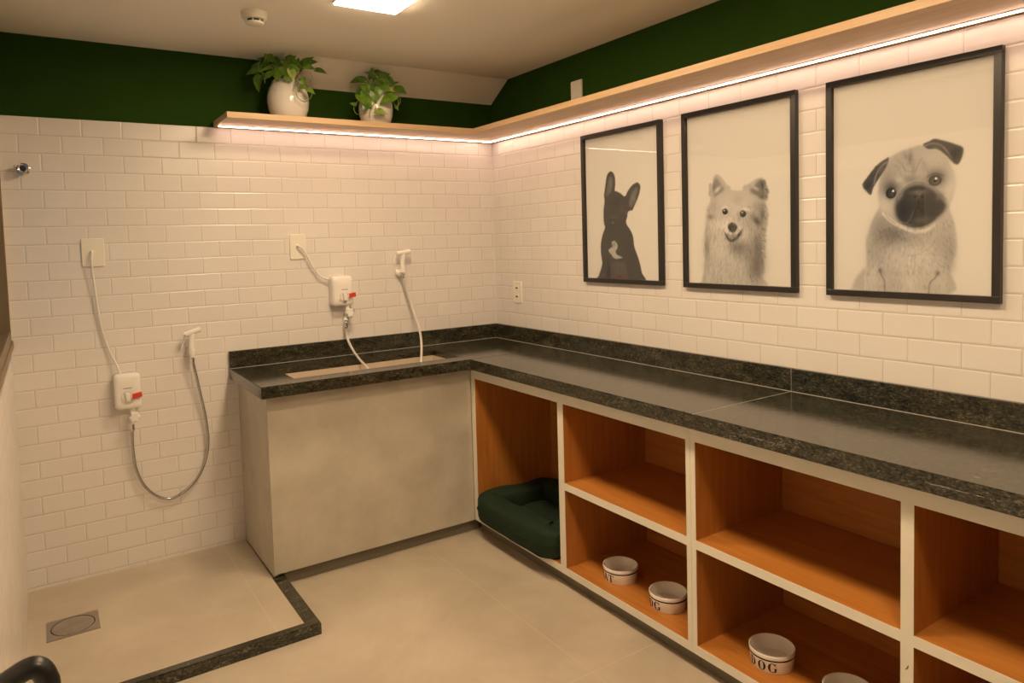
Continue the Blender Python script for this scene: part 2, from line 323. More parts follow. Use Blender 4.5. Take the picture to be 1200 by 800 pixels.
ROW, TW, TTOP = .0811, .1635, 2.1174
def tile_mat(name, axis, origin):
    m = mat(name, (.8, .78, .74), rough=.24, spec=.5)
    tc = N(m, 'ShaderNodeTexCoord'); sp = N(m, 'ShaderNodeSeparateXYZ'); L(m, tc.outputs['Object'], sp.inputs[0])
    a = N(m, 'ShaderNodeMath', operation='SUBTRACT'); a.inputs[1].default_value = origin - 10*TW
    L(m, sp.outputs[axis], a.inputs[0])
    b = N(m, 'ShaderNodeMath', operation='SUBTRACT'); b.inputs[0].default_value = TTOP; L(m, sp.outputs['Z'], b.inputs[1])
    c = N(m, 'ShaderNodeCombineXYZ'); L(m, a.outputs[0], c.inputs[0]); L(m, b.outputs[0], c.inputs[1])
    # slight waviness of the hand-set rows
    nz = N(m, 'ShaderNodeTexNoise', Scale=3.0, Detail=1.0); L(m, tc.outputs['Object'], nz.inputs['Vector'])
    vm = N(m, 'ShaderNodeVectorMath', operation='MULTIPLY_ADD'); vm.inputs[1].default_value = (.004, .004, 0)
    L(m, nz.outputs['Color'], vm.inputs[0]); L(m, c.outputs[0], vm.inputs[2])
    def brick(ms, sm):
        k = N(m, 'ShaderNodeTexBrick', offset=.5, offset_frequency=2)
        k.inputs['Scale'].default_value = 1; k.inputs['Brick Width'].default_value = TW; k.inputs['Row Height'].default_value = ROW
        k.inputs['Mortar Size'].default_value = ms; k.inputs['Mortar Smooth'].default_value = sm; k.inputs['Bias'].default_value = 0
        L(m, vm.outputs[0], k.inputs['Vector']); return k
    k = brick(.0014, .25)
    k.inputs['Color1'].default_value = (.76, .735, .715, 1); k.inputs['Color2'].default_value = (.73, .70, .68, 1)
    k.inputs['Mortar'].default_value = (.60, .55, .49, 1)
    L(m, k.outputs['Color'], bsdf(m).inputs['Base Color'])
    k2 = brick(.006, 1.0)
    inv = N(m, 'ShaderNodeMath', operation='SUBTRACT'); inv.inputs[0].default_value = 1; L(m, k2.outputs['Fac'], inv.inputs[1])
    n2 = N(m, 'ShaderNodeTexNoise', Scale=9.0, Detail=2.0); L(m, tc.outputs['Object'], n2.inputs['Vector'])
    ad = N(m, 'ShaderNodeMath', operation='MULTIPLY_ADD'); ad.inputs[1].default_value = .35
    L(m, n2.outputs['Fac'], ad.inputs[0]); L(m, inv.outputs[0], ad.inputs[2])
    bp = N(m, 'ShaderNodeBump', Strength=.55, Distance=.0022); L(m, ad.outputs[0], bp.inputs['Height'])
    L(m, bp.outputs[0], bsdf(m).inputs['Normal'])
    return m

def wood_mat(name, stops, grain='X', scale=3.0, rough=.45):
    st = {'X': (1, 14, 14), 'Y': (14, 1, 14), 'Z': (14, 14, 1)}[grain]
    return noise_mat(name, stops, scale=scale, detail=5, rough=rough, stretch=st, distort=.6)

def lines_mat(name, stops, xs, ys, grout, rough=.35, step=1.2, half=.0015, spec=.5):
    """large porcelain slabs with thin joints through (xs, ys), repeating every step metres"""
    m = noise_mat(name, stops, scale=2.2, detail=9, rough=rough, spec=spec, rdetail=.62, distort=.4)
    tc = [n for n in m.node_tree.nodes if n.type == 'TEX_COORD'][0]
    rp = [n for n in m.node_tree.nodes if n.type == 'VALTORGB'][0]
    sp = N(m, 'ShaderNodeSeparateXYZ'); L(m, tc.outputs['Object'], sp.inputs[0])
    outs = []
    for ax, o in (('X', xs), ('Y', ys)):
        if o is None: continue
        s = N(m, 'ShaderNodeMath', operation='SUBTRACT'); s.inputs[1].default_value = o; L(m, sp.outputs[ax], s.inputs[0])
        p = N(m, 'ShaderNodeMath', operation='PINGPONG'); p.inputs[1].default_value = step; L(m, s.outputs[0], p.inputs[0])
        c = N(m, 'ShaderNodeMath', operation='LESS_THAN'); c.inputs[1].default_value = half; L(m, p.outputs[0], c.inputs[0])
        outs.append(c.outputs[0])
    f = outs[0]
    if len(outs) > 1:
        mx = N(m, 'ShaderNodeMath', operation='MAXIMUM'); L(m, outs[0], mx.inputs[0]); L(m, outs[1], mx.inputs[1]); f = mx.outputs[0]
    mix = N(m, 'ShaderNodeMixRGB'); mix.inputs[2].default_value = (*grout, 1)
    L(m, f, mix.inputs[0]); L(m, rp.outputs[0], mix.inputs[1]); L(m, mix.outputs[0], bsdf(m).inputs['Base Color'])
    return m

def granite_mat(name, stretch, rough=.12):
    m = mat(name, rough=rough, spec=.6)
    tc = N(m, 'ShaderNodeTexCoord'); mp = N(m, 'ShaderNodeMapping'); mp.inputs['Scale'].default_value = stretch
    L(m, tc.outputs['Object'], mp.inputs['Vector'])
    n1 = N(m, 'ShaderNodeTexNoise', Scale=190.0, Detail=6.0, Roughness=.75, Distortion=.3); L(m, mp.outputs[0], n1.inputs['Vector'])
    n2 = N(m, 'ShaderNodeTexNoise', Scale=38.0, Detail=4.0, Roughness=.6, Distortion=.6); L(m, mp.outputs[0], n2.inputs['Vector'])
    ad = N(m, 'ShaderNodeMath', operation='MULTIPLY_ADD'); ad.inputs[1].default_value = .40
    L(m, n2.outputs['Fac'], ad.inputs[0]); L(m, n1.outputs['Fac'], ad.inputs[2])
    r = ramp(m, [(.55, (.006, .006, .004)), (.68, (.026, .025, .016)), (.77, (.048, .046, .028)), (.88, (.15, .14, .095))])
    L(m, ad.outputs[0], r.inputs[0]); L(m, r.outputs[0], bsdf(m).inputs['Base Color'])
    n3 = N(m, 'ShaderNodeTexNoise', Scale=160.0, Detail=3.0); L(m, mp.outputs[0], n3.inputs['Vector'])
    rr = N(m, 'ShaderNodeMapRange'); rr.inputs['From Min'].default_value = .3; rr.inputs['From Max'].default_value = .7
    rr.inputs['To Min'].default_value = .03; rr.inputs['To Max'].default_value = .15; L(m, n3.outputs['Fac'], rr.inputs['Value']); L(m, rr.outputs['Result'], bsdf(m).inputs['Roughness'])
    sr = N(m, 'ShaderNodeMapRange'); sr.inputs['From Min'].default_value = .40; sr.inputs['From Max'].default_value = .62
    sr.inputs['To Min'].default_value = .42; sr.inputs['To Max'].default_value = 1.0; L(m, n1.outputs['Fac'], sr.inputs['Value']); L(m, sr.outputs['Result'], bsdf(m).inputs['Specular IOR Level'])
    bp = N(m, 'ShaderNodeBump', Strength=.2, Distance=.0006); L(m, n1.outputs['Fac'], bp.inputs['Height']); L(m, bp.outputs[0], bsdf(m).inputs['Normal'])
    return m

def emit(name, col, s):
    m = bpy.data.materials.new(name); m.use_nodes = True; nt = m.node_tree; nt.nodes.clear()
    e = nt.nodes.new('ShaderNodeEmission'); e.inputs[0].default_value = (*col, 1); e.inputs[1].default_value = s
    o = nt.nodes.new('ShaderNodeOutputMaterial'); nt.links.new(e.outputs[0], o.inputs[0]); return m

def glass_mat(name, tint=(1, 1, 1), r0=.03, rough=.0):
    m = bpy.data.materials.new(name); m.use_nodes = True; nt = m.node_tree; nt.nodes.clear()
    t = nt.nodes.new('ShaderNodeBsdfTransparent'); t.inputs[0].default_value = (*tint, 1)
    g = nt.nodes.new('ShaderNodeBsdfGlossy'); g.inputs['Roughness'].default_value = rough
    ge = nt.nodes.new('ShaderNodeNewGeometry'); dt = nt.nodes.new('ShaderNodeVectorMath'); dt.operation = 'DOT_PRODUCT'
    nt.links.new(ge.outputs['Incoming'], dt.inputs[0]); nt.links.new(ge.outputs['Normal'], dt.inputs[1])
    def math_(op, a, b):
        n = nt.nodes.new('ShaderNodeMath'); n.operation = op
        for i, v in enumerate((a, b)):
            if isinstance(v, (int, float)): n.inputs[i].default_value = v
            elif v is not None: nt.links.new(v, n.inputs[i])
        return n.outputs[0]
    ab = math_('ABSOLUTE', dt.outputs['Value'], None)
    fr = math_('ADD', math_('MULTIPLY', math_('POWER', math_('SUBTRACT', 1.0, ab), 5.0), 1-r0), r0)
    x = nt.nodes.new('ShaderNodeMixShader'); o = nt.nodes.new('ShaderNodeOutputMaterial')
    nt.links.new(fr, x.inputs[0]); nt.links.new(t.outputs[0], x.inputs[1]); nt.links.new(g.outputs[0], x.inputs[2]); nt.links.new(x.outputs[0], o.inputs[0])
    return m

M_tile_b = tile_mat('white_tile_back', 'X', -2.4703)
M_tile_r = tile_mat('white_tile_right', 'Y', -2.1115)
M_tile_l = tile_mat('white_tile_left', 'Y', -.02)
M_green = noise_mat('green_paint', [(.3, (.017, .052, .003)), (.7, (.021, .058, .004))], scale=6, rough=.75, spec=.12, bump=.08, bscale=180)
M_ceil = noise_mat('ceiling_paint', [(.3, (.90, .865, .80)), (.7, (.91, .875, .81))], scale=3, rough=.8)
M_floor = lines_mat('floor_porcelain', [(.30, (.41, .355, .275)), (.5, (.49, .43, .335)), (.70, (.57, .505, .405))], -.83, -1.849, (.575, .51, .41), rough=.32)
M_tray = lines_mat('shower_porcelain', [(.30, (.44, .38, .295)), (.5, (.51, .445, .35)), (.70, (.59, .525, .42))], -1.712, None, (.60, .54, .44), rough=.34)
M_conc = noise_mat('greige_stone_panel', [(.30, (.42, .387, .315)), (.5, (.495, .46, .38)), (.70, (.565, .525, .44))], scale=4.5, detail=10, rough=.4, rdetail=.62, distort=.3)
M_gran_x = granite_mat('dark_granite_along', (.45, 1.0, 1.0))
M_gran_y = granite_mat('dark_granite_across', (1.0, .45, 1.0))
M_wood_y = wood_mat('orange_wood_shelf', [(.25, (.36, .130, .021)), (.5, (.445, .170, .030)), (.75, (.51, .210, .045))], 'Y')
M_wood_z = wood_mat('orange_wood_side', [(.25, (.33, .115, .018)), (.5, (.41, .152, .026)), (.75, (.47, .19, .04))], 'Z')
M_lam = mat('white_laminate', (.74, .71, .62), rough=.4)
M_kick = mat('grey_toe_kick', (.17, .148, .11), rough=.3)
M_oak_x = wood_mat('light_oak_along', [(.25, (.55, .36, .19)), (.5, (.64, .44, .25)), (.75, (.70, .50, .31))], 'X', scale=2.5)
M_oak_y = wood_mat('light_oak_across', [(.25, (.55, .36, .19)), (.5, (.64, .44, .25)), (.75, (.70, .50, .31))], 'Y', scale=2.5)
M_plastic = mat('white_plastic', (.84, .82, .78), rough=.14)
M_dial = mat('dial_plastic', (.62, .59, .54), rough=.3)
M_plate = mat('cream_plate', (.80, .77, .68), rough=.35)
M_cord = mat('white_cord', (.74, .72, .67), rough=.45)
M_chrome = mat('chrome', (.72, .71, .69), rough=.12, metal=1)
M_hose = mat('brushed_hose', (.50, .49, .47), rough=.25, metal=.9)
M_hose_pale = mat('pale_hose', (.68, .65, .61), rough=.3, metal=.35)
M_steel = noise_mat('brushed_steel', [(.3, (.33, .30, .26)), (.7, (.42, .38, .33))], scale=20, rough=.4)
bsdf(M_steel).inputs['Metallic'].default_value = .75
M_black = mat('black_lacquer', (.018, .016, .014), rough=.35)
M_dark = mat('dark_gap', (.012, .011, .010), rough=.6)
M_red = mat('red_tag', (.62, .045, .018), rough=.4)
M_grey = mat('grey_print', (.25, .24, .22), rough=.5)
M_ceramic = mat('glazed_ceramic', (.80, .76, .70), rough=.12, coat=.3)
M_ink = mat('black_glaze', (.012, .012, .016), rough=.2)
M_pot = mat('white_glazed_pot', (.80, .77, .72), rough=.14, coat=.3)
M_soil = noise_mat('potting_soil', [(.3, (.02, .013, .008)), (.7, (.06, .04, .025))], scale=60, rough=.9)
M_basin = noise_mat('beige_basin', [(.3, (.56, .47, .36)), (.7, (.63, .54, .42))], scale=4, rough=.3)
M_caulk = mat('pale_joint', (.50, .48, .42), rough=.5)
M_bed = noise_mat('dark_green_fabric', [(.3, (.012, .026, .014)), (.7, (.018, .036, .020))], scale=90, rough=.85, bump=.35, bscale=260, spec=.25)
M_glass = glass_mat('picture_glass')
M_wglass = glass_mat('window_glass', (.42, .46, .43))
M_bronze = mat('bronze_frame', (.20, .145, .075), rough=.4, metal=.3)
M_panel = emit('lit_diffuser', (1.0, .725, .445), 92)
M_led = emit('lit_strip', (1.0, .66, .49), 24)
M_alu = mat('aluminium_profile', (.60, .58, .55), rough=.4, metal=.6)
M_rubber = mat('black_plastic', (.010, .010, .010), rough=.35)

def leaf_mat(name, a, b):
    m = mat(name, rough=.35, spec=.5)
    tc = N(m, 'ShaderNodeTexCoord'); n = N(m, 'ShaderNodeTexNoise', Scale=28.0, Detail=3.0); L(m, tc.outputs['Object'], n.inputs['Vector'])
    r = ramp(m, [(.35, a), (.68, b)]); L(m, n.outputs['Fac'], r.inputs[0]); L(m, r.outputs[0], bsdf(m).inputs['Base Color'])
    bsdf(m).inputs['Transmission Weight'].default_value = 0
    bsdf(m).inputs['Subsurface Weight'].default_value = 0
    return m
M_leaf = leaf_mat('pothos_leaf', (.07, .17, .012), (.17, .31, .025))
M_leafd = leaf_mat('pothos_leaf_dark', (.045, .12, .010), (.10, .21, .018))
M_leafv = leaf_mat('pothos_leaf_variegated', (.16, .30, .03), (.50, .50, .16))
M_stem = mat('green_stem', (.20, .24, .05), rough=.5)

# ---------------------------------------------------------------- the setting
W, ZC, YF, FL = -2.5456, 2.4764, -4.5, -.05
O0 = (0, 0, 0)
def struct(name, mb, m, parent=None, at=O0, smooth=None):
    o = mb.build(name, m, parent, at, smooth)
    if parent is None: o['kind'] = 'structure'
    return o
struct('floor', MB().box(W-.2, .2, YF-.1, .2, FL-.1, FL), M_floor)
struct('floor_shower', MB().box(W, -1.6, -.988, 0, FL, -.004), M_tray)
struct('ceiling', MB().box(W-.2, .2, YF-.1, .2, ZC, ZC+.1), M_ceil)
wb = struct('wall_back', MB().box(W-.2, .2, .006, .2, FL, ZC), M_green)
struct('tiling', MB().box(W, 0, 0, .0065, FL, TTOP, ), M_tile_b, wb)
wr = struct('wall_right', MB().box(.006, .2, YF, .006, FL, ZC), M_green)
struct('tiling', MB().box(0, .0065, YF, 0, FL, TTOP), M_tile_r, wr)
WZ0, WZ1, WY0, WY1 = 1.135, 1.95, -.03, -1.35
wl = struct('wall_left', MB().box(W-.2, W-.006, YF, .006, FL, WZ0).box(W-.2, W-.006, YF, .006, WZ1, ZC).box(W-.2, W-.006, YF, WY1, WZ0, WZ1).box(W-.2, W-.006, WY0, .006, WZ0, WZ1), M_green)
struct('tiling', MB().box(W-.0065, W, YF, 0, FL, WZ0).box(W-.0065, W, YF, 0, WZ1, TTOP).box(W-.0065, W, YF, WY1, WZ0, WZ1).box(W-.0065, W, WY0, 0, WZ0, WZ1), M_tile_l, wl)
struct('wall_front', MB().box(W-.2, .2, YF-.2, YF, FL, ZC), mat('grey_paint', (.16, .15, .13), rough=.7))
struct('trim_1', MB().prism([(-1.335, 0.006, 2.357), (-1.335, -.1906, ZC), (-1.335, .006, ZC)], (1.335+.006, 0, 0)), M_ceil)
# window in the left wall
wn = MB().box(W-.07, W+.003, WY0-.024, WY0, WZ0, WZ1, .003).box(W-.07, W+.003, WY1, WY1+.05, WZ0, WZ1, .003) \
    .box(W-.07, W+.003, WY1, WY0, WZ0, WZ0+.045, .003).box(W-.07, W+.003, WY1, WY0, WZ1-.045, WZ1, .003)
wn = struct('window_1', wn, M_bronze)
struct('pane', MB().box(W-.045, W-.041, WY1+.04, WY0-.04, WZ0+.04, WZ1-.04), M_wglass, wn)
struct('window_sill', MB().box(W-.05, W+.008, WY1-.03, -.004, WZ0-.035, WZ0, .004), M_bronze, wn)

# ---------------------------------------------------------------- shower corner
c = MB()
cz0, cz1 = FL, -.002
poly = [(-1.608, -.515), (-1.5475, -.515), (-1.5475, -1.027), (W, -1.027), (W, -.9885), (-1.608, -.9885)]
c.prism([(x, y, cz0) for x, y in poly], (0, 0, cz1-cz0))
bmesh.ops.bevel(c.bm, geom=[e for e in c.bm.edges if all(v.co.z > cz1-.001 for v in e.verts)], offset=.003, segments=2, affect='EDGES')
tag(c.build('shower_curb', M_gran_x), 'dark granite curb bent round the shower floor', 'curb')

dr = thing('floor_drain', 'square steel floor drain with round cap in the shower floor', 'drain', (-2.388, -.449, -.004))
d = MB(); n = 48; hx, hy, rr_ = .0925, .086, .079
ins, outv = [], []
ca_ = math.atan2(hy, hx)
for a in sorted([2*math.pi*k/n for k in range(n)]+[ca_, math.pi-ca_, math.pi+ca_, 2*math.pi-ca_]):
    ca, sa = math.cos(a), math.sin(a); s = 1/max(abs(ca)/hx, abs(sa)/hy)
    outv.append((-2.388+ca*s, -.449+sa*s)); ins.append((-2.388+ca*rr_, -.449+sa*rr_))
d.loft([[(x, y, -.004) for x, y in outv], [(x, y, -.0008) for x, y in outv], [(x, y, -.0008) for x, y in ins], [(x, y, -.004) for x, y in ins]], cap=False)
d.build('plate', M_steel, dr)
MB().lathe([(0, -.0038), (rr_, -.0038), (rr_, -.0033), (0, -.0033)], Matrix.Translation((-2.388, -.449, 0))).build('drain_gap', M_dark, dr)
MB().lathe([(0, -.0035), (.0745, -.0035), (.0745, -.001), (.073, -.0006), (0, -.0004)], Matrix.Translation((-2.388, -.449, 0)), n=56).build('cap', M_steel, dr, smooth=.6)

# ---------------------------------------------------------------- bath cabinet and worktop
CT0, CTS, CT1 = .846, .872, .900
XE, YE = -.527, -.5422      # front planes of the cubbyholes and of the bath cabinet
bc = thing('bath_cabinet', 'grey-beige stone-clad cabinet under the pet bath', 'cabinet', (-1.06, -.27, FL))
MB().box(-1.5976, -.7022, YE, -.525, .0147, CTS-.001, .001).build('front_panel', M_conc, bc)
MB().box(-.7008, -.529, YE, -.525, .0147, CTS-.001, .001).build('front_panel', M_conc, bc)
MB().box(-.7020, -.7010, YE+.0006, -.526, .0147, CTS-.002).build('joint_line', mat('pale_panel_joint', (.62, .58, .50), rough=.5), bc)
MB().box(-1.5976, -1.580, -.5245, -.001, -.0005, CTS-.001, .001).build('side_panel', M_conc, bc)
MB().box(-1.5465, -.485, -.513, -.50, FL, .0145).build('toe_kick', M_kick, bc)

ct = thing('worktop', 'dark speckled granite worktop bent along both tiled walls', 'worktop', (-.9, -.5, CT0))
BX0, BX1, BY0, BY1 = -1.455, -.573, -.205, -.508
def slab(xs, ys, keep, m, name, apron):
    t = bmesh.new(); vv = {}
    def V(i, j):
        if (i, j) not in vv: vv[i, j] = t.verts.new((xs[i], ys[j], CTS))
        return vv[i, j]
    for i in range(len(xs)-1):
        for j in range(len(ys)-1):
            if keep(i, j): t.faces.new((V(i, j), V(i+1, j), V(i+1, j+1), V(i, j+1)))
    r = bmesh.ops.extrude_face_region(t, geom=list(t.faces))
    bmesh.ops.translate(t, vec=(0, 0, CT1-CTS), verts=[x for x in r['geom'] if isinstance(x, bmesh.types.BMVert)])
    bmesh.ops.recalc_face_normals(t, faces=t.faces)
    ee = [e for e in t.edges if len(e.link_faces) == 2 and e.calc_face_angle() > 1 and all(v.co.z > CT1-.001 for v in e.verts)]
    bmesh.ops.bevel(t, geom=ee, offset=.0022, segments=2, affect='EDGES')
    mb = MB(); mb.join(t)
    for a in apron: mb.box(*a, CT0, CTS+.0005, .001, 1)
    return mb.build(name, m, ct)
slab([-1.6377, BX0, BX1, -.001], [-.6178, BY1, BY0, -.0005], lambda i, j: not (i == 1 and j == 1), M_gran_x, 'slab', [(-1.6377, -.5725, -.6178, -.598), (-1.6377, -1.618, -.598, -.001)])
slab([-.5722, -.001], [-2.1005, -.6187], lambda i, j: True, M_gran_y, 'slab', [(-.5722, -.552, -2.1005, -.6187)])
slab([-.5722, -.001], [-3.70, -2.1012], lambda i, j: True, M_gran_y, 'slab', [(-.5722, -.552, -3.70, -2.1012)])
BS = .9882
MB().box(-1.6377, -.0008, -.020, -.0008, CT1, BS, .0015).build('backsplash', M_gran_x, ct)
MB().box(-.020, -.0008, -2.1005, -.0206, CT1, BS, .0015).build('backsplash', M_gran_y, ct)
MB().box(-.020, -.0008, -3.70, -2.1012, CT1, BS, .0015).build('backsplash', M_gran_y, ct)
q = MB().box(-.570, -.021, -2.1016, -2.1002, CT1-.006, CT1+.0003).box(-.0204, -.002, -2.1012, -2.1005, CT1, BS-.001)
q.box(-1.636, -.022, -.0225, -.0205, CT1-.0005, CT1+.0015).box(-.0225, -.0205, -3.70, -.0225, CT1-.0005, CT1+.0015)
q.build('joint_line', M_caulk, ct)

b = MB(); z0 = .58; th = .012; zt = CTS-.0005
b.box(BX0-th, BX1+th, BY1-th+.003, BY0+th, z0-th, z0)
b.box(BX0-th, BX0, BY1-th+.003, BY0+th, z0, zt).box(BX1, BX1+th, BY1-th+.003, BY0+th, z0, zt)
b.box(BX0, BX1, BY1-th+.003, BY1, z0, zt).box(BX0, BX1, BY0, BY0+th, z0, zt)
tag(b.build('wash_basin', M_basin), 'long beige wash basin sunk into the granite worktop', 'basin')

# ---------------------------------------------------------------- open cubbyhole cabinets
XB, XF = -.012, -.525
BB, BS0, MS0, MS1, TR = .017, .0487, .4028, .434, .7875
def band(y0, y1, z0, z1, parent): return MB().box(XF-.0025, XF-.0002, y0, y1, z0, z1).build('edging', M_lam, parent)
def panel_y(name, y0, y1, z0, z1, root, e0=None, e1=None):      # upright panel
    p = MB().box(XF, XB-.02, y0, y1, z0, z1).build(name, M_wood_z, root); band(e0 if e0 is not None else y0, e1 if e1 is not None else y1, z0, z1, p); return p
def shelf(name, y0, y1, z0, z1, root):
    p = MB().box(XF, XB-.02, y0, y1, z0, z1).build(name, M_wood_y, root); band(y0, y1, z0, z1, p); return p
def cubby(name, label, ya, yb, la, div, mids):
    """ya > yb: outer ends; la: inner edges; div: (y, y) of the middle divider; mids: list of (y0, y1) middle shelves"""
    r = thing(name, label, 'cabinet', (-.27, (ya+yb)/2, FL), 'open cubbyhole cabinets under the worktop')
    panel_y('side_panel', la[0], ya, BS0, TR, r); panel_y('side_panel', yb, la[1], BS0, TR, r)
    panel_y('divider', div[1], div[0], BS0, TR, r)
    shelf('bottom_panel', yb, ya, BB, BS0, r)
    for (a, b_) in mids: shelf('shelf', b_, a, MS0, MS1, r)
    MB().box(XB-.02, XB, yb, ya, BB, CTS-.002).build('back_panel', M_wood_y, r)
    MB().box(XF-.0025, XF+.016, yb, ya, TR, CTS-.001, .0005).build('top_rail', M_lam, r)
    MB().box(XF+.016, XB-.02, yb, ya, TR, TR+.018).build('top_panel', M_wood_y, r)
    MB().box(-.485, -.472, yb, ya, FL, BB).build('toe_kick', M_kick, r)
    return r
u1 = cubby('cubbyhole_cabinet', 'wooden cubbyhole cabinet in the corner holding the green dog bed', -.5432, -2.0480, (-.5804, -2.0274), (-1.2876, -1.3266), [(-1.3266, -2.0274)])
u2 = cubby('cubbyhole_cabinet', 'wooden cubbyhole cabinet at the right edge, empty upper shelves, two bowls below', -2.0490, -3.56, (-2.0695, -3.54), (-2.7734, -2.8071), [(-2.0695, -2.7734), (-2.8071, -3.54)])
lf = MB()
for (dy, dz, s, lean) in ((0, 0, 1, .35), (.004, -.002, .8, .75)):
    pts = []
    for k in range(9):
        t_ = k/8; w = .0022*math.sin(math.pi*t_)*s; pts.append((t_*.016*s, w))
    poly = [(a, w) for a, w in pts] + [(a, -w) for a, w in pts[-2:0:-1]]
    ca, sa = math.cos(lean), math.sin(lean)
    lf.prism([(XF-.0026, -2.790+dy-(a*sa + w*ca), .333+dz-(a*ca - w*sa)*-1) for a, w in poly], (-.0003, 0, 0))
tag(lf.build('leaf_mark', mat('leaf_mark_green', (.16, .22, .03), rough=.5), u2), 'tiny green leaf mark')

# ---------------------------------------------------------------- oak wall shelf with light strip
SZ0, SZ1 = 2.120, 2.147
sh = thing('wall_shelf', 'long light oak shelf running round the corner under the green wall', 'shelf', (-.8, -.15, SZ0))
t = MB(); t.prism([(x, y, SZ0) for x, y in ((-1.6525, -.3031), (-.3191, -.3031), (0.0055, 0.0055), (-1.6525, .0055))], (0, 0, SZ1-SZ0)); t.build('board', M_oak_x, sh)
t = MB(); t.prism([(x, y, SZ0) for x, y in ((-.3191, -.3035), (-.3191, -1.6572), (.0055, -1.6572), (.0055, .0050))], (0, 0, SZ1-SZ0)); t.build('board', M_oak_y, sh)
MB().box(-.3191, .0055, -4.2, -1.6580, SZ0, SZ1).build('board', M_oak_y, sh)
LB, LR = -.060, -.052      # strip centre lines, metres off the back and the right wall
MB().box(-1.645, LR-.009, LB-.009, LB+.009, SZ0-.003, SZ0-.0002).box(LR-.009, LR+.009, -4.2, LB+.009, SZ0-.003, SZ0-.0002).box(-1.645, LR+.009, LB+.0066, LB+.009, SZ0-.0045, SZ0-.003).box(LR+.0066, LR+.009, -4.2, LB+.009, SZ0-.0045, SZ0-.003).build('light_profile', M_alu, sh)
MB().box(-1.640, LR-.0045, LB-.0045, LB+.0045, SZ0-.0066, SZ0-.0032).box(LR-.0045, LR+.0045, -4.2, LB+.0045, SZ0-.0066, SZ0-.0032).build('light_strip', M_led, sh)

# ---------------------------------------------------------------- ceiling fittings
def ceiling_light(x0, x1, y0, y1, label):
    r = thing('ceiling_light', label, 'light', ((x0+x1)/2, (y0+y1)/2, ZC-.012), 'square ceiling lights')
    f = .006
    MB().box(x0-f, x0, y0-f, y1+f, ZC-.012, ZC-.0003).box(x1, x1+f, y0-f, y1+f, ZC-.012, ZC-.0003).box(x0, x1, y0-f, y0, ZC-.012, ZC-.0003).box(x0, x1, y1, y1+f, ZC-.012, ZC-.0003).build('frame', M_plastic, r)
    MB().box(x0, x1, y0, y1, ZC-.016, ZC-.004).build('diffuser', M_panel, r)
ceiling_light(-1.385, -1.122, -1.292, -1.029, 'square lit ceiling panel at the top of the photo')
ceiling_light(-1.44, -1.16, -2.38, -2.10, 'square lit ceiling panel in the room middle, beyond the photo top')
ceiling_light(-1.44, -1.16, -3.62, -3.34, 'added square fill light above the camera, out of view')  # extra unseen panel, added only to brighten the room
sd = thing('smoke_detector', 'cream smoke detector on the white ceiling', 'smoke detector', (-1.622, -.742, ZC-.052))
T = Matrix.Translation((-1.622, -.742, ZC)) @ Matrix.Rotation(math.pi, 4, 'X')
MB().lathe([(0, .0003), (.052, .0003), (.053, .006), (.051, .022), (.046, .030), (.036, .031), (0, .031)], T, n=48).build('body', M_plate, sd, smooth=.6)
MB().lathe([(0, .030), (.030, .030), (.030, .040), (0, .040)], T, n=40).build('sensing_chamber', M_dark, sd, smooth=.6)
MB().lathe([(0, .040), (.037, .040), (.036, .046), (.030, .050), (0, .051)], T, n=48).build('cap', M_plate, sd, smooth=.6)
for k in range(8):
    a = k*math.pi/4+.35; x, y = .037*math.cos(a), .037*math.sin(a)
    MB().tube([(-1.622+x*1.12, -.742+y*1.12, ZC-.028), (-1.622+x*.95, -.742+y*.95, ZC-.042)], .0022, n=6, smooth=False).build('rib', M_plate, sd)

# ---------------------------------------------------------------- plates, outlet, hook
def rrect(cx, cz, w, h, r, n=5):
    out = []
    for (sx, sz, a0) in ((1, 1, 0), (-1, 1, 90), (-1, -1, 180), (1, -1, 270)):
        for k in range(n+1):
            a = math.radians(a0 + 90*k/n); out.append((cx+sx*(w/2-r)+r*math.cos(a), cz+sz*(h/2-r)+r*math.sin(a)))
    return out
def wall_plate_back(cx, cz, w, h, label):
    r = thing('cord_outlet_plate', label, 'outlet', (cx, 0, cz))
    rings = [[(x, y, z) for x, z in rrect(cx, cz, w*s, h*s, .006)] for y, s in ((-.0003, 1), (-.006, 1), (-.009, .97))]
    MB().loft(rings).build('plate', M_plate, r, smooth=.5)
    MB().loft([[(x, y, z) for x, z in rrect(cx, cz, .052, .056, .004)] for y in (-.0085, -.0102)]).build('insert', M_plate, r)
    MB().lathe([(0, 0), (.009, 0), (.008, .006), (0, .007)], Matrix.Translation((cx-.004, -.0102, cz+.004)) @ Matrix.Rotation(math.pi/2, 4, 'X')).build('cord_grommet', M_plate, r, smooth=.6)
wall_plate_back(-2.2115, 1.511, .0925, .130, 'square cream wall plate feeding the left heater above the shower')
wall_plate_back(-1.257, 1.509, .0855, .133, 'square cream wall plate feeding the heater above the granite worktop')

ou = thing('wall_outlet', 'white double socket outlet on the right wall above the backsplash', 'outlet', (0, -.2455, 1.196))
MB().loft([[(x, y, z) for y, z in rrect(-.2455, 1.196, .088*s, .130*s, .005)] for x, s in ((-.0003, 1), (-.006, 1), (-.009, .96))]).build('plate', M_plate, ou, smooth=.5)
for z in (1.222, 1.170):
    s = MB().loft([[(x, y, zz) for y, zz in rrect(-.2455, z, .040, .034, .008)] for x in (-.0085, -.0105)]).build('socket', M_plate, ou)
    MB().box(-.0112, -.0104, -.256, -.235, z-.0045, z+.0045, .0003).build('pin_holes', M_dark, s)
bp = thing('blank_plate', 'white blank plate on the green wall behind the oak shelf', 'wall plate', (.006, -.8355, 2.215))
MB().loft([[(x, y, z) for y, z in rrect(-.8355, 2.275, .087*s, .125*s, .004)] for x, s in ((.0057, 1), (0, 1), (-.003, .96))]).build('plate', M_plate, bp, smooth=.5)
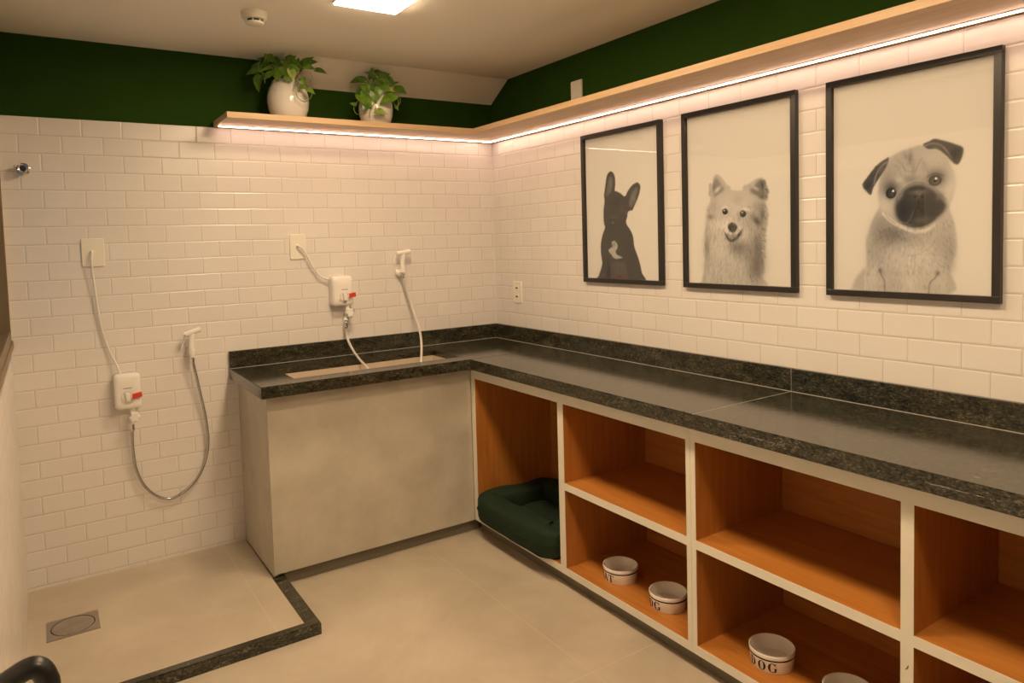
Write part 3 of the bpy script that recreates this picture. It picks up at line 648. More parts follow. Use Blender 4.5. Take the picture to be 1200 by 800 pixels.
hk = thing('robe_hook', 'small chrome hook high on the tiled back wall at left', 'hook', (-2.459, 0, 1.885))
TX = lambda x, y, z: Matrix.Translation((x, y, z)) @ Matrix.Rotation(math.pi/2, 4, 'X')
MB().lathe([(0, .0003), (.026, .0003), (.026, .005), (.020, .008), (0, .008)], TX(-2.459, 0, 1.885)).build('flange', M_chrome, hk, smooth=.6)
MB().lathe([(0, .007), (.011, .007), (.011, .034), (0, .034)], TX(-2.459, 0, 1.885)).build('stem', M_chrome, hk, smooth=.6)
MB().lathe([(0, .033), (.021, .033), (.0235, .038), (.0235, .052), (.019, .057), (.015, .055), (0, .055)], TX(-2.459, 0, 1.885)).build('knob', M_chrome, hk, smooth=.6)
MB().lathe([(0, .0549), (.0125, .0549), (.0115, .0575), (0, .058)], TX(-2.459, 0, 1.885), n=24).build('knob_insert', mat('blue_black_insert', (.02, .035, .07), rough=.2), hk, smooth=.6)
MB().tube([(-2.475, -.045, 1.889), (-2.485, -.047, 1.893), (-2.493, -.048, 1.896)], .0042, n=8, smooth=False).build('pin', M_chrome, hk, smooth=.8)

# ---------------------------------------------------------------- shower heaters, sprayers
def heater(name, label, cx, cz, w, h, dial, tagp, valve, ferr, cord):
    r = thing(name, label, 'water heater', (cx, 0, cz-h/2), 'small white electric water heaters')
    rings = []
    for y, s, d_ in ((-.0004, .96, 0), (-.010, 1, 0), (-.052, 1, 0), (-.064, .965, 0), (-.071, .89, 0), (-.0745, .76, .002), (-.076, .4, .003)):
        rings.append([(cx+(x-cx)*s, y, cz+(z-cz)*s) for x, z in rrect(cx, cz, w, h, .018)])
    MB().loft(rings).build('body', M_plastic, r, smooth=.7)
    dx, dz = dial
    d = MB().lathe([(0, 0), (.026, 0), (.026, .003), (.0235, .0045), (.021, .003), (.020, .0012), (0, .0012)], TX(dx, -.0725, dz)).build('dial', M_dial, r, smooth=.5)
    kb = MB().box(dx-.008, dx+.008, -.090, -.074, dz-.022, dz+.022, .004, 3)
    bmesh.ops.rotate(kb.bm, cent=(dx, -.08, dz), matrix=Matrix.Rotation(-.15, 3, 'Y'), verts=kb.bm.verts)
    kb.build('dial_grip', M_plastic, d, smooth=.7)
    a = MB()
    for rr2, a0, a1 in ((.029, 200, 345), (.034, 215, 330)):
        a.tube([(dx+rr2*math.cos(math.radians(q)), -.0752 if rr2 < .03 else -.0748, dz+rr2*math.sin(math.radians(q))) for q in range(a0, a1, 12)], .0010, n=5)
    a.build('dial_scale', M_grey, r)
    m_ = MB()
    for k in range(6):      # small worn grey lettering strip above the dial
        x = dx-.015+k*.0062; m_.box(x, x+.0044, -.0768, -.0752, dz+.0365, dz+.0415)
    m_.build('brand_strip', M_grey, r)
    g = MB().box(tagp[0]-.022, tagp[0]+.020, -.088, -.0855, tagp[1]-.011, tagp[1]+.013, .0006)
    bmesh.ops.rotate(g.bm, cent=(tagp[0], -.087, tagp[1]), matrix=Matrix.Rotation(-.12, 3, 'Y') @ Matrix.Rotation(.25, 3, 'Z'), verts=g.bm.verts)
    g.build('warning_tag', M_red, r)
    vx, vz = valve
    fx, fz = ferr
    v = MB().tube([(vx, -.045, cz-h/2+.004), (vx, -.047, vz), (fx, -.053, fz+.022)], .0125, n=16).build('valve', M_plastic, r, smooth=.8)
    ring = lambda y, s: [(vx+.004+s*(.0225+.0035*math.cos(6*q))*math.cos(q), y, vz+s*(.0225+.0035*math.cos(6*q))*math.sin(q)) for q in [2*math.pi*k/48 for k in range(48)]]
    MB().loft([ring(-.056, .75), ring(-.060, 1), ring(-.078, 1), ring(-.084, .8)]).build('valve_knob', M_plastic, v, smooth=.6)
    MB().tube(cord, .0047, n=10).build('power_cord', M_cord, r, smooth=3)
    return r
heater('shower_heater', 'white heater with red tag on tiles above the shower floor', -2.108, .857, .112, .170, (-2.112, .836), (-2.070, .838), (-2.091, .735), (-2.096, .688),
       [(-2.2155, -.010, 1.515), (-2.2175, -.030, 1.507), (-2.221, -.032, 1.448), (-2.212, -.022, 1.318), (-2.204, -.018, 1.218), (-2.191, -.016, 1.129), (-2.168, -.017, 1.043), (-2.150, -.024, .997), (-2.134, -.035, .948), (-2.130, -.036, .936)])
heater('shower_heater', 'white heater with red tag on tiles above the granite worktop', -1.038, 1.260, .119, .164, (-1.035, 1.230), (-.990, 1.236), (-1.010, 1.138), (-1.023, 1.076),
       [(-1.261, -.010, 1.513), (-1.260, -.030, 1.513), (-1.239, -.036, 1.495), (-1.212, -.032, 1.449), (-1.186, -.030, 1.397), (-1.155, -.030, 1.354), (-1.125, -.032, 1.334), (-1.100, -.034, 1.328), (-1.085, -.035, 1.326)])

def ferrule(mb, p, d, ln=.030, r=.0105):
    d = Vector(d).normalized(); p = Vector(p)
    mb.tube([p-d*ln/2, p-d*ln*.3, p-d*ln*.29, p+d*ln*.29, p+d*ln*.3, p+d*ln/2], lambda u: r if .15 < u < .85 else r*.8, n=16, smooth=False); return mb
def hosemesh(pts, rad=.0068):
    mb = MB(); mb.tube(pts, rad, n=12, sub=10); return mb

# left: bidet-style spray on its wall clip, hose hanging in a loop
sp = thing('hand_sprayer', 'white hand sprayer with chrome hose looping down beside the shower corner', 'sprayer', (-1.817, -.03, .3), 'white hand sprayers with hoses')
MB().tube([(-1.819, -.055, .985), (-1.819, -.055, 1.045), (-1.8145, -.057, 1.106)], lambda u: .0135 if u > .15 else .012, n=18).build('handle', M_plastic, sp, smooth=.8)
MB().tube([(-1.846, -.058, 1.098), (-1.842, -.058, 1.1), (-1.812, -.059, 1.110), (-1.782, -.060, 1.119), (-1.777, -.060, 1.1205)], lambda u: .0135 if .08 < u < .92 else .011, n=18).build('spray_head', M_plastic, sp, smooth=.8)
MB().tube([(-1.844, -.052, 1.096), (-1.850, -.048, 1.075), (-1.860, -.046, 1.045), (-1.866, -.046, 1.028)], lambda u: .0042-.0015*u, n=8).build('trigger', M_plastic, sp, smooth=.8)
ferrule(MB(), (-1.8185, -.055, .972), (0, 0, 1)).build('hose_nut', M_chrome, sp, smooth=.6)
ferrule(MB(), (-2.0965, -.052, .683), (0, .05, 1), .034).build('hose_nut', M_chrome, sp, smooth=.6)
hosemesh([(-2.097, -.051, .668), (-2.099, -.045, .644), (-2.098, -.035, .559), (-2.088, -.030, .469), (-2.056, -.028, .384), (-2.007, -.027, .326), (-1.947, -.027, .300), (-1.880, -.027, .324), (-1.822, -.028, .376), (-1.782, -.029, .450), (-1.762, -.030, .546), (-1.768, -.032, .668), (-1.786, -.037, .788), (-1.806, -.047, .904), (-1.8165, -.055, .958)]).build('hose', M_hose, sp, smooth=3)
hd = MB().box(-1.838, -1.800, -.016, -.0005, .986, 1.034, .004, 3)
hd.loft([[(x, y, z) for x, y in [(-1.8185+rad*math.cos(q), -.055+rad*math.sin(q)) for q in qs]] for z, rad in ((.998, .0165), (1.022, .0165))
         for qs in [[math.radians(a) for a in range(0, 360, 15)]]], cap=True)
hd.box(-1.827, -1.811, -.042, -.010, .999, 1.021, .002)
tag(hd.build('spray_holder', M_plastic, smooth=.5), 'white wall clip holding the sprayer above the shower corner', 'holder', 'white wall clips for the sprayers')

# right: sprayer above the basin, its hose and the heater hose run into the bath
sp = thing('hand_sprayer', 'white hand sprayer with chrome hose above the worktop near the room corner', 'sprayer', (-.67, -.03, .9), 'white hand sprayers with hoses')
MB().tube([(-.670, -.055, 1.345), (-.670, -.055, 1.40), (-.668, -.057, 1.452)], lambda u: .0135 if u > .15 else .012, n=18).build('handle', M_plastic, sp, smooth=.8)
MB().tube([(-.706, -.058, 1.452), (-.702, -.058, 1.4525), (-.668, -.059, 1.458), (-.634, -.060, 1.463), (-.629, -.060, 1.4635)], lambda u: .0135 if .08 < u < .92 else .011, n=18).build('spray_head', M_plastic, sp, smooth=.8)
MB().tube([(-.706, -.052, 1.448), (-.714, -.049, 1.430), (-.716, -.048, 1.412), (-.713, -.048, 1.398)], lambda u: .0042-.0015*u, n=8).build('trigger', M_plastic, sp, smooth=.8)
ferrule(MB(), (-.6705, -.055, 1.328), (0, 0, 1), .032).build('hose_nut', M_chrome, sp, smooth=.6)
hosemesh([(-.671, -.055, 1.314), (-.657, -.050, 1.260), (-.632, -.055, 1.175), (-.621, -.095, 1.092), (-.637, -.180, 1.010), (-.670, -.260, .938), (-.718, -.340, .863), (-.746, -.362, .800), (-.760, -.365, .70), (-.79, -.365, .61)]).build('hose', M_hose_pale, sp, smooth=3)
hd = MB().box(-.695, -.662, -.016, -.0005, 1.328, 1.362, .004, 3)
hd.lathe([(0, 0), (.013, 0), (.016, .006), (.016, .02), (.011, .028), (0, .029)], TX(-.683, -.012, 1.337), n=24)
hd.loft([[(-.670+.0165*math.cos(q), -.055+.0165*math.sin(q), z) for q in [math.radians(a) for a in range(0, 360, 15)]] for z in (1.346, 1.366)])
hd.box(-.678, -.664, -.042, -.010, 1.348, 1.363, .002)
tag(hd.build('spray_holder', M_plastic, smooth=.5), 'white wall clip holding the sprayer above the worktop', 'holder', 'white wall clips for the sprayers')
hh = thing('heater_hose', 'pale hose from the right heater dropping into the basin', 'hose', (-1.02, -.055, .7))
ferrule(MB(), (-1.0235, -.054, 1.072), (0, 0, 1), .034).build('hose_nut', M_chrome, hh, smooth=.6)
hosemesh([(-1.024, -.054, 1.056), (-1.022, -.060, 1.000), (-1.018, -.120, .945), (-1.019, -.215, .903), (-1.018, -.330, .866), (-1.009, -.395, .813), (-.99, -.41, .72), (-.97, -.40, .612)]).build('hose', M_hose_pale, hh, smooth=3)

# ---------------------------------------------------------------- framed dog prints
class Sheet:
    """paints a print on a grid of points: metres from the lower left corner of its frame"""
    def __init__(self, x0, y0, x1, y1, res, base):
        self.x0, self.y0, self.res = x0, y0, res
        self.w, self.h = int(round((x1-x0)/res))+1, int(round((y1-y0)/res))+1
        self.sx, self.sy = (x1-x0)/(self.w-1), (y1-y0)/(self.h-1)
        self.a = np.empty((self.h, self.w, 3)); self.a[:] = base
        self.X, self.Y = np.meshgrid(x0+np.arange(self.w)*self.sx, y0+np.arange(self.h)*self.sy)
        self.rng = np.random.default_rng(4)
    dark = 1.0
    def blend(self, mask, tone, sl=np.s_[:, :]):
        if not isinstance(tone, tuple): tone = tone*min(1, (max(tone, .03)/.62)**.5) if self.dark == 1 else tone*self.dark
        t = np.array(tone if isinstance(tone, tuple) else (tone*1.0, tone*.985, tone*.95))
        self.a[sl] = self.a[sl]*(1-mask[..., None]) + t*mask[..., None]
    def inside(self, pts):
        m = np.zeros(self.X.shape, bool); n = len(pts)
        for i in range(n):
            (xa, ya), (xb, yb) = pts[i], pts[(i+1) % n]
            if ya == yb: continue
            c = ((ya > self.Y) != (yb > self.Y)) & (self.X < (xb-xa)*(self.Y-ya)/(yb-ya)+xa)
            m ^= c
        return m.astype(float)
    @staticmethod
    def blur(m, r):
        for _ in range(2):
            for ax in (0, 1):
                k = max(1, int(round(r))); s = np.zeros_like(m)
                for d in range(-k, k+1):
                    s += np.roll(m, d, ax)
                m = s/(2*k+1)
        return m
    def poly(self, pts, tone, soft):
        n = len(pts); P = []
        for i in range(n):
            p = [np.array(pts[(i+d) % n]) for d in (-1, 0, 1, 2)]
            for t in (0, .25, .5, .75):
                P.append(tuple(.5*(2*p[1]+(p[2]-p[0])*t+(2*p[0]-5*p[1]+4*p[2]-p[3])*t*t+(3*p[1]-p[0]-3*p[2]+p[3])*t**3)))
        m = self.inside(P)
        self.blend(self.blur(m, soft*.5) if soft >= 1.8 else .5*m+.5*self.blur(m, 1), tone)
    def blob(self, cx, cy, rx, ry, ang, tone, al):
        if al >= .95: rx, ry = rx*.82, ry*.82
        else: al = min(.94, al*1.22)
        c, s = math.cos(ang), math.sin(ang); dx, dy = self.X-cx, self.Y-cy
        d = np.sqrt(((dx*c+dy*s)/rx)**2+((-dx*s+dy*c)/ry)**2)
        m = np.clip((1.15-d)*6, 0, 1) if al >= .95 else np.exp(-1.25*d**2.2)
        self.blend(al*m, tone)
    def seg(self, ax, ay, bx, by, w, tone, al):
        r = self.res; p = w+2*r
        i0 = max(0, int((min(ax, bx)-p-self.x0)/self.sx)); i1 = min(self.w, int((max(ax, bx)+p-self.x0)/self.sx)+2)
        j0 = max(0, int((min(ay, by)-p-self.y0)/self.sy)); j1 = min(self.h, int((max(ay, by)+p-self.y0)/self.sy)+2)
        if i1 <= i0 or j1 <= j0: return
        sl = np.s_[j0:j1, i0:i1]; X, Y = self.X[sl], self.Y[sl]
        l2 = (bx-ax)**2+(by-ay)**2+1e-12
        t = np.clip(((X-ax)*(bx-ax)+(Y-ay)*(by-ay))/l2, 0, 1)
        d = np.hypot(X-ax-t*(bx-ax), Y-ay-t*(by-ay))
        self.blend(al*np.clip((w/2+r*.6-d)/(r*1.2), 0, 1)*(1-.6*t), tone, sl)
    def line(self, pts, w, tone, al):
        m = np.zeros(self.X.shape)
        P = [np.array(p) for p in pts]; Q = spline([Vector((p[0], p[1], 0)) for p in P], 5)
        for a, b in zip(Q, Q[1:]):
            l2 = (b-a).length_squared+1e-12
            t = np.clip(((self.X-a.x)*(b.x-a.x)+(self.Y-a.y)*(b.y-a.y))/l2, 0, 1)
            d = np.hypot(self.X-a.x-t*(b.x-a.x), self.Y-a.y-t*(b.y-a.y))
            m = np.maximum(m, np.clip((w/2+self.res*.7-d)/(self.res*1.4), 0, 1))
        self.blend(m*al, tone)
    def fur(self, reg, n, ln, ang, lo, hi, al):
        xs = [p[0] for p in reg]; ys = [p[1] for p in reg]; k = 0
        m = self.inside(reg)
        while k < n:
            x, y = self.rng.uniform(min(xs), max(xs)), self.rng.uniform(min(ys), max(ys))
            i, j = int((x-self.x0)/self.sx), int((y-self.y0)/self.sy); k += 1
            if not (0 <= i < self.w and 0 <= j < self.h) or m[j, i] < .5: continue
            here = self.a[j, i, 0]; tone = here*self.rng.uniform(.5, 1.4)
            tone = min(max(tone, lo*.6), hi*1.1)
            q = ang+self.rng.normal(0, .3)+(x-sum(xs)/len(xs))*1.5; l = ln*self.rng.uniform(.5, 1.1)
            self.seg(x, y, x+l*math.cos(q), y+l*math.sin(q), self.res*.8, float(tone), al)
    def furedge(self, pts, n, ln, ang, lo, hi, al):
        for _ in range(n*2):
            k = self.rng.integers(0, len(pts)-1); t = self.rng.uniform()
            x = pts[k][0]*(1-t)+pts[k+1][0]*t; y = pts[k][1]*(1-t)+pts[k+1][1]*t
            q = ang+self.rng.normal(0, .45); l = ln*self.rng.uniform(.4, 1.1)
            self.seg(x-.3*l*math.cos(q), y-.3*l*math.sin(q), x+.7*l*math.cos(q), y+.7*l*math.sin(q), self.res, float(self.rng.uniform(lo, hi)), al)
    def mesh(self, name, xw, ya, zb, m, parent):
        v = np.empty((self.h*self.w, 3)); off = wloc(parent)
        v[:, 0] = xw-off.x; v[:, 1] = (ya-self.X).ravel()-off.y; v[:, 2] = (zb+self.Y).ravel()-off.z
        i, j = np.meshgrid(np.arange(self.w-1), np.arange(self.h-1)); a = (j*self.w+i).ravel()
        f = np.stack([a, a+1, a+self.w+1, a+self.w], 1)
        me = bpy.data.meshes.new(name); me.from_pydata(v.tolist(), [], f.tolist())
        ca = me.color_attributes.new('print', 'FLOAT_COLOR', 'POINT')
        ca.data.foreach_set('color', np.concatenate([self.a.reshape(-1, 3), np.ones((self.h*self.w, 1))], 1).astype(np.float32).ravel())
        me.materials.append(m); o = bpy.data.objects.new(name, me); COL.objects.link(o); o.parent = parent
        return o
M_print = mat('matte_print', rough=.6, spec=.3)
vc = N(M_print, 'ShaderNodeVertexColor', layer_name='print'); L(M_print, vc.outputs['Color'], bsdf(M_print).inputs['Base Color'])
PAPER = (.71, .70, .67)
FB = .0215
def framed(i, label, ya, yb, zt, zb):
    r = thing('framed_picture', label, 'picture', (0, (ya+yb)/2, zb), 'framed dog pictures on the right wall')
    w, h = ya-yb, zt-zb
    def bar(y0, y1, z0, z1): return MB().box(-.0235, -.0006, y0, y1, z0, z1, .0012).build('frame_bar', M_black, r)
    bar(yb, ya, zt-FB, zt); bar(yb, ya, zb, zb+FB); bar(ya-FB, ya, zb+FB, zt-FB); bar(yb, yb+FB, zb+FB, zt-FB)
    MB().box(-.006, -.0008, yb+.004, ya-.004, zb+.004, zt-.004).build('backing', M_lam, r)
    s = Sheet(FB-.002, FB-.002, w-FB+.002, h-FB+.002, .0024, PAPER)
    if i == 1: s.dark = .72
    for op in DOGS[i]: getattr(s, op[0])(*op[1:])
    s.mesh('print', -.0075, ya, zb, M_print, r)
    MB().box(-.0135, -.0115, yb+FB-.002, ya-FB+.002, zb+FB-.002, zt-FB+.002).build('glass', M_glass, r)
framed(1, 'black framed picture of a dark upright-eared dog with white chest patch', -.8849, -1.4433, 2.0392, 1.2818)
framed(2, 'black framed picture of a pale fluffy smiling dog, between the other two', -1.5694, -2.1252, 2.0399, 1.2798)
framed(3, 'black framed picture of a wrinkled flat-faced dog tilting its head', -2.2469, -2.7976, 2.0394, 1.2789)

# ---------------------------------------------------------------- bowls
def arc_strip(cx, cy, rx, ry, a0, a1, wf, n=18):
    out = []
    for k in range(n+1):
        a = math.radians(a0+(a1-a0)*k/n); w = wf(a)
        out.append(((cx+(rx)*math.cos(a), cy+ry*math.sin(a)), (cx+(rx-w)*math.cos(a), cy+(ry-w*.55)*math.sin(a))))
    return out
def quad(ax, ay, bx, by, w, n=4):       # a stroke of horizontal width w
    return [((ax+(bx-ax)*k/n-w/2, ay+(by-ay)*k/n), (ax+(bx-ax)*k/n+w/2, ay+(by-ay)*k/n)) for k in range(n+1)]
thick = lambda a: .085+.175*abs(math.cos(a))
GL = {  # serif capitals on a unit-high cell: lists of strips
 'D': [quad(.2, 0, .2, 1, .20), quad(.12, .02, .12, 0.0, .36, 1), [((0, .045), (.4, .045)), ((0, 0), (.4, 0))], [((0, 1), (.4, 1)), ((0, .955), (.4, .955))], arc_strip(.33, .5, .47, .5, -90, 90, thick)],
 'O': [arc_strip(.45, .5, .45, .52, 0, 360, thick, 32)],
 'G': [arc_strip(.47, .5, .47, .52, 42, 300, thick, 26), quad(.80, .05, .80, .42, .19), [((.62, .45), (1.0, .45)), ((.62, .41), (1.0, .41))], [((.80, 1), (.84, 1)), ((.78, .66), (.84, .66))], arc_strip(.47, .5, .40, .52, 300, 325, lambda a: .06, 6)],
 'C': [arc_strip(.47, .5, .47, .52, 42, 318, thick, 26), [((.80, 1), (.84, 1)), ((.78, .66), (.84, .66))]],
 'A': [quad(.14, 0, .47, 1.02, .08), quad(.80, 0, .45, 1.02, .21), [((.27, .38), (.68, .38)), ((.26, .29), (.69, .29))], [((0, .04), (.30, .04)), ((0, 0), (.30, 0))], [((.62, .04), (1.0, .04)), ((.62, 0), (1.0, 0))]],
 'T': [quad(.42, 0, .42, 1, .20), [((0, 1), (.84, 1)), ((0, .89), (.84, .89))], [((.22, .07), (.62, .07)), ((.22, 0), (.62, 0))], [((0, 1), (.07, 1)), ((0, .68), (.025, .68))], [((.77, 1), (.84, 1)), ((.815, .68), (.84, .68))]],
}
def bowl(x, y, word, face_deg, label, adv=.0345):
    z = .0488; r = thing('pet_bowl', label, 'bowl', (x, y, z), 'white ceramic pet bowls with lettering'); T = Matrix.Translation((x, y, z))
    Rz = lambda zz: .0705+.0045*zz/.060
    MB().lathe([(0, .003), (.062, .003), (.064, 0), (.069, 0), (.0705, .002), (.0748, .0575), (.0745, .0605), (.0728, .0618), (.0708, .0605), (.0700, .057), (.0655, .012), (.060, .0085), (0, .0075)], T, n=64).build('body', M_ceramic, r, smooth=.9)
    MB().lathe([(Rz(.0430)+.0001, .0430), (Rz(.0433)+.0005, .0433), (Rz(.0482)+.0005, .0482), (Rz(.0485)+.0001, .0485)], T, n=64).build('rim_stripe', M_ink, r, smooth=.9)
    t = MB(); h = .0315; zb = .0070; tot = adv*len(word)
    for k, ch in enumerate(word):
        for strip in GL[ch]:
            b = bmesh.new(); prev = None
            for (p, q_) in strip:
                vs = []
                for off in (.0001, .0007):
                    for (u, v_) in (p, q_):
                        s = (k*adv - tot/2 + .003 + u*.030); zz = zb+v_*h; a = math.radians(face_deg)+s/.0735; rad = Rz(zz)+off
                        vs.append(b.verts.new((x+rad*math.cos(a), y+rad*math.sin(a), z+zz)))
                if prev:
                    a0, b0, c0, d0 = prev; a1, b1, c1, d1 = vs
                    for f in ((c0, d0, d1, c1), (a0, a1, b1, b0), (a0, c0, c1, a1), (b0, b1, d1, d0)): b.faces.new(f)
                prev = vs
            bmesh.ops.recalc_face_normals(b, faces=b.faces); t.join(b)
    t.build('lettering', M_ink, r)
    return r
bowl(-.395, -1.533, 'CAT', 169, 'white bowl lettered CAT on the bottom shelf beside the dog bed', .0320)
bowl(-.3995, -1.8115, 'DOG', 160, 'white bowl lettered DOG on the same shelf as the CAT bowl')
bowl(-.396, -2.280, 'DOG', 190, 'white bowl lettered DOG, alone left of the half-cut bowl, lower right cubbyhole')
bowl(-.400, -2.554, 'DOG', 215, 'white bowl half cut off by the bottom edge of the photo')

# ---------------------------------------------------------------- dog bed
bd = thing('dog_bed', 'dark green fabric dog bed in the corner cubbyhole', 'dog bed', (-.30, -.91, .0488))
X0, X1, Y0, Y1 = -.582, -.062, -1.256, -.590
def ringpath(x0, x1, y0, y1, r, n=10):
    out = []
    for cx, cy, a0 in ((x1-r, y1-r, 0), (x0+r, y1-r, 90), (x0+r, y0+r, 180), (x1-r, y0+r, 270)):
        for k in range(n+1):
            a = math.radians(a0+90*k/n); out.append(Vector((cx+r*math.cos(a), cy+r*math.sin(a), 0)))
    res = []
    for a, b in zip(out, out[1:]+out[:1]):
        l = (b-a).length; m = max(1, int(l/.02))
        for k in range(m): res.append(a.lerp(b, k/m))
    return res
hw, bh = .066, .138
P = ringpath(X0+hw, X1-hw, Y0+hw, Y1-hw, .035); np_ = len(P); ns = 20
t = bmesh.new(); rings = []; rb = random.Random(3)
ph = [rb.uniform(0, 6.28) for _ in range(6)]
for i, p in enumerate(P):
    d = (P[(i+1) % np_]-P[i-1]).normalized(); nrm = Vector((d.y, -d.x, 0)); ring = []
    u = i/np_*2*math.pi
    wob = 1+.025*math.sin(5*u+ph[0])+.02*math.sin(11*u+ph[1])
    hh_ = bh*(1+.035*math.sin(4*u+ph[2])+.03*math.sin(9*u+ph[3]))
    for k in range(ns):
        a = 2*math.pi*k/ns; ca, sa = math.cos(a), math.sin(a)
        e = .42
        xx = hw*math.copysign(abs(ca)**e, ca)*wob; zz = hh_/2*math.copysign(abs(sa)**e, sa)
        zz = zz+hh_/2 if zz > 0 else zz+hh_/2
        ring.append(t.verts.new(p+nrm*xx+Vector((0, 0, .0492+max(zz, 0)))))
    rings.append(ring)
for i in range(np_):
    a, b = rings[i], rings[(i+1) % np_]
    for k in range(ns): t.faces.new((a[k], a[(k+1) % ns], b[(k+1) % ns], b[k]))
bmesh.ops.recalc_face_normals(t, faces=t.faces)
link('bolster', t, M_bed, bd, smooth=3)
t = bmesh.new(); gx, gy = 24, 30; cx0, cx1, cy0, cy1 = X0+.095, X1-.095, Y0+.095, Y1-.095; g = []
for i in range(gx+1):
    row = []
    for j in range(gy+1):
        u, v = i/gx, j/gy; e = (1-(2*u-1)**6)*(1-(2*v-1)**6)
        z = .055+.062*max(e, 0)**.5+.006*math.sin(9*u+3*v)+.005*math.sin(14*v-5*u)
        row.append(t.verts.new((cx0+(cx1-cx0)*u, cy0+(cy1-cy0)*v, z)))
    g.append(row)
for i in range(gx):
    for j in range(gy): t.faces.new((g[i][j], g[i+1][j], g[i+1][j+1], g[i][j+1]))
link('cushion', t, M_bed, bd, smooth=3)
MB().tube([tuple(Vector((p.x, p.y, .0492+bh*.5))+((Vector((P[(i+1) % np_].y-P[i-1].y, -(P[(i+1) % np_].x-P[i-1].x), 0))).normalized()*(hw+.0015))) for i, p in enumerate(P)]+[], .0022, n=6, smooth=False).build('piping', M_bed, bd, smooth=3)

# ---------------------------------------------------------------- plants
def leaf(bm, pos, tip, size, nrm, fold=.25, curl=.25):
    """heart-shaped leaf: pos = where the stalk meets it, tip = direction of the point"""
    t = Vector(tip).normalized(); n = Vector(nrm).normalized(); s = t.cross(n).normalized(); n = s.cross(t)
    nu, nv = 8, 6; rows = []
    for i in range(nu+1):
        u = i/nu
        w = .44*math.sin(math.pi*min(1, (u*.93+.07))**.62)*(1-.25*u)*(1 if u < .999 else 0)
        row = []
        for j in range(nv+1):
            v = j/nv*2-1
            back = -.20*max(0, 1-u*3.2)*(1-(1-abs(v))**2)*1.0
            p = Vector(pos)+t*((u+back)*size)+s*(v*w*size)+n*((abs(v)*w*fold-curl*u*u*.7)*size)
            row.append(bm.verts.new(p))
        rows.append(row)
    for i in range(nu):
        for j in range(nv): bm.faces.new((rows[i][j], rows[i][j+1], rows[i+1][j+1], rows[i+1][j]))
CAM = Vector((-2.4165, -3.7445, 1.5128))
def plant(label, base, rad, hgt, prof, leaves, trails, seed):
    rn = random.Random(seed); bx, by, bz = base
    r = thing('potted_pothos', label, 'plant', base, 'potted plants on the oak shelf'); T = Matrix.Translation(base)
    MB().lathe([(0, .004), (rad*.55, .0), (rad*.66, .002)] + [(rad*a, hgt*b) for a, b in prof] + [(rad*prof[-1][0]-.008, hgt*prof[-1][1]-.003), (rad*prof[-1][0]-.006, hgt*.80), (0, hgt*.78)], T, n=48).build('pot', M_pot, r, smooth=.9)
    MB().lathe([(0, hgt*.86), (rad*prof[-1][0]-.009, hgt*.83)], T, n=32).build('soil', M_soil, r)
    top = Vector((bx, by, bz+hgt*.86))
    bms = {'a': bmesh.new(), 'd': bmesh.new(), 'v': bmesh.new()}; st = MB()
    rx = Vector((.842, -.539, 0)); 
    for (dx, dz, dep, hx_, hz_, size, kind) in leaves:
        # dx: metres right as seen from the room, dz: height above pot rim, dep: metres toward the room
        fw = Vector((-.539, -.842, 0))
        p = Vector((bx, by, bz+hgt))+rx*dx+Vector((0, 0, dz))+fw*dep
        p.y = min(p.y, -.02); p.z = min(p.z, ZC-.03)
        tip = rx*hx_+Vector((0, 0, hz_))+fw*rn.uniform(-.1, .45)
        nrm = fw*rn.uniform(.55, 1.0)+Vector((0, 0, rn.uniform(.35, .9)))+rx*rn.uniform(-.4, .4)
        leaf(bms[kind], p, tip, size, nrm, fold=rn.uniform(.1, .35), curl=rn.uniform(.1, .45))
        a = top+Vector((rn.uniform(-.4, .4)*rad, rn.uniform(-.4, .4)*rad, 0))
        mid = a.lerp(p, .55)+Vector((0, 0, .03+.12*abs(dx)))
        st.tube([a, mid, p], .0019, n=6, sub=5)
    for tr in trails:
        st.tube([Vector((bx, by, bz+hgt))+rx*a+Vector((0, 0, b))+Vector((-.539, -.842, 0))*c_ for a, b, c_ in tr], .0019, n=6, sub=6)
    st.build('stems', M_stem, r, smooth=3)
    for k, nm, m_ in (('a', 'foliage', M_leaf), ('d', 'foliage', M_leafd), ('v', 'foliage', M_leafv)):
        if bms[k].verts: link(nm, bms[k], m_, r, smooth=3)
        else: bms[k].free()
round_prof = [(.84, .12), (.95, .28), (1.0, .46), (.985, .62), (.90, .80), (.78, .93), (.72, 1.0)]
U = .00057   # one eighth of a photo pixel at the shelf
def LV(px, pz, dep, hx, hz, s, k, o): return ((px-o[0])*U, (o[1]-pz)*U, dep, hx, hz, s*U*.9, k)
o1 = (455, 385)
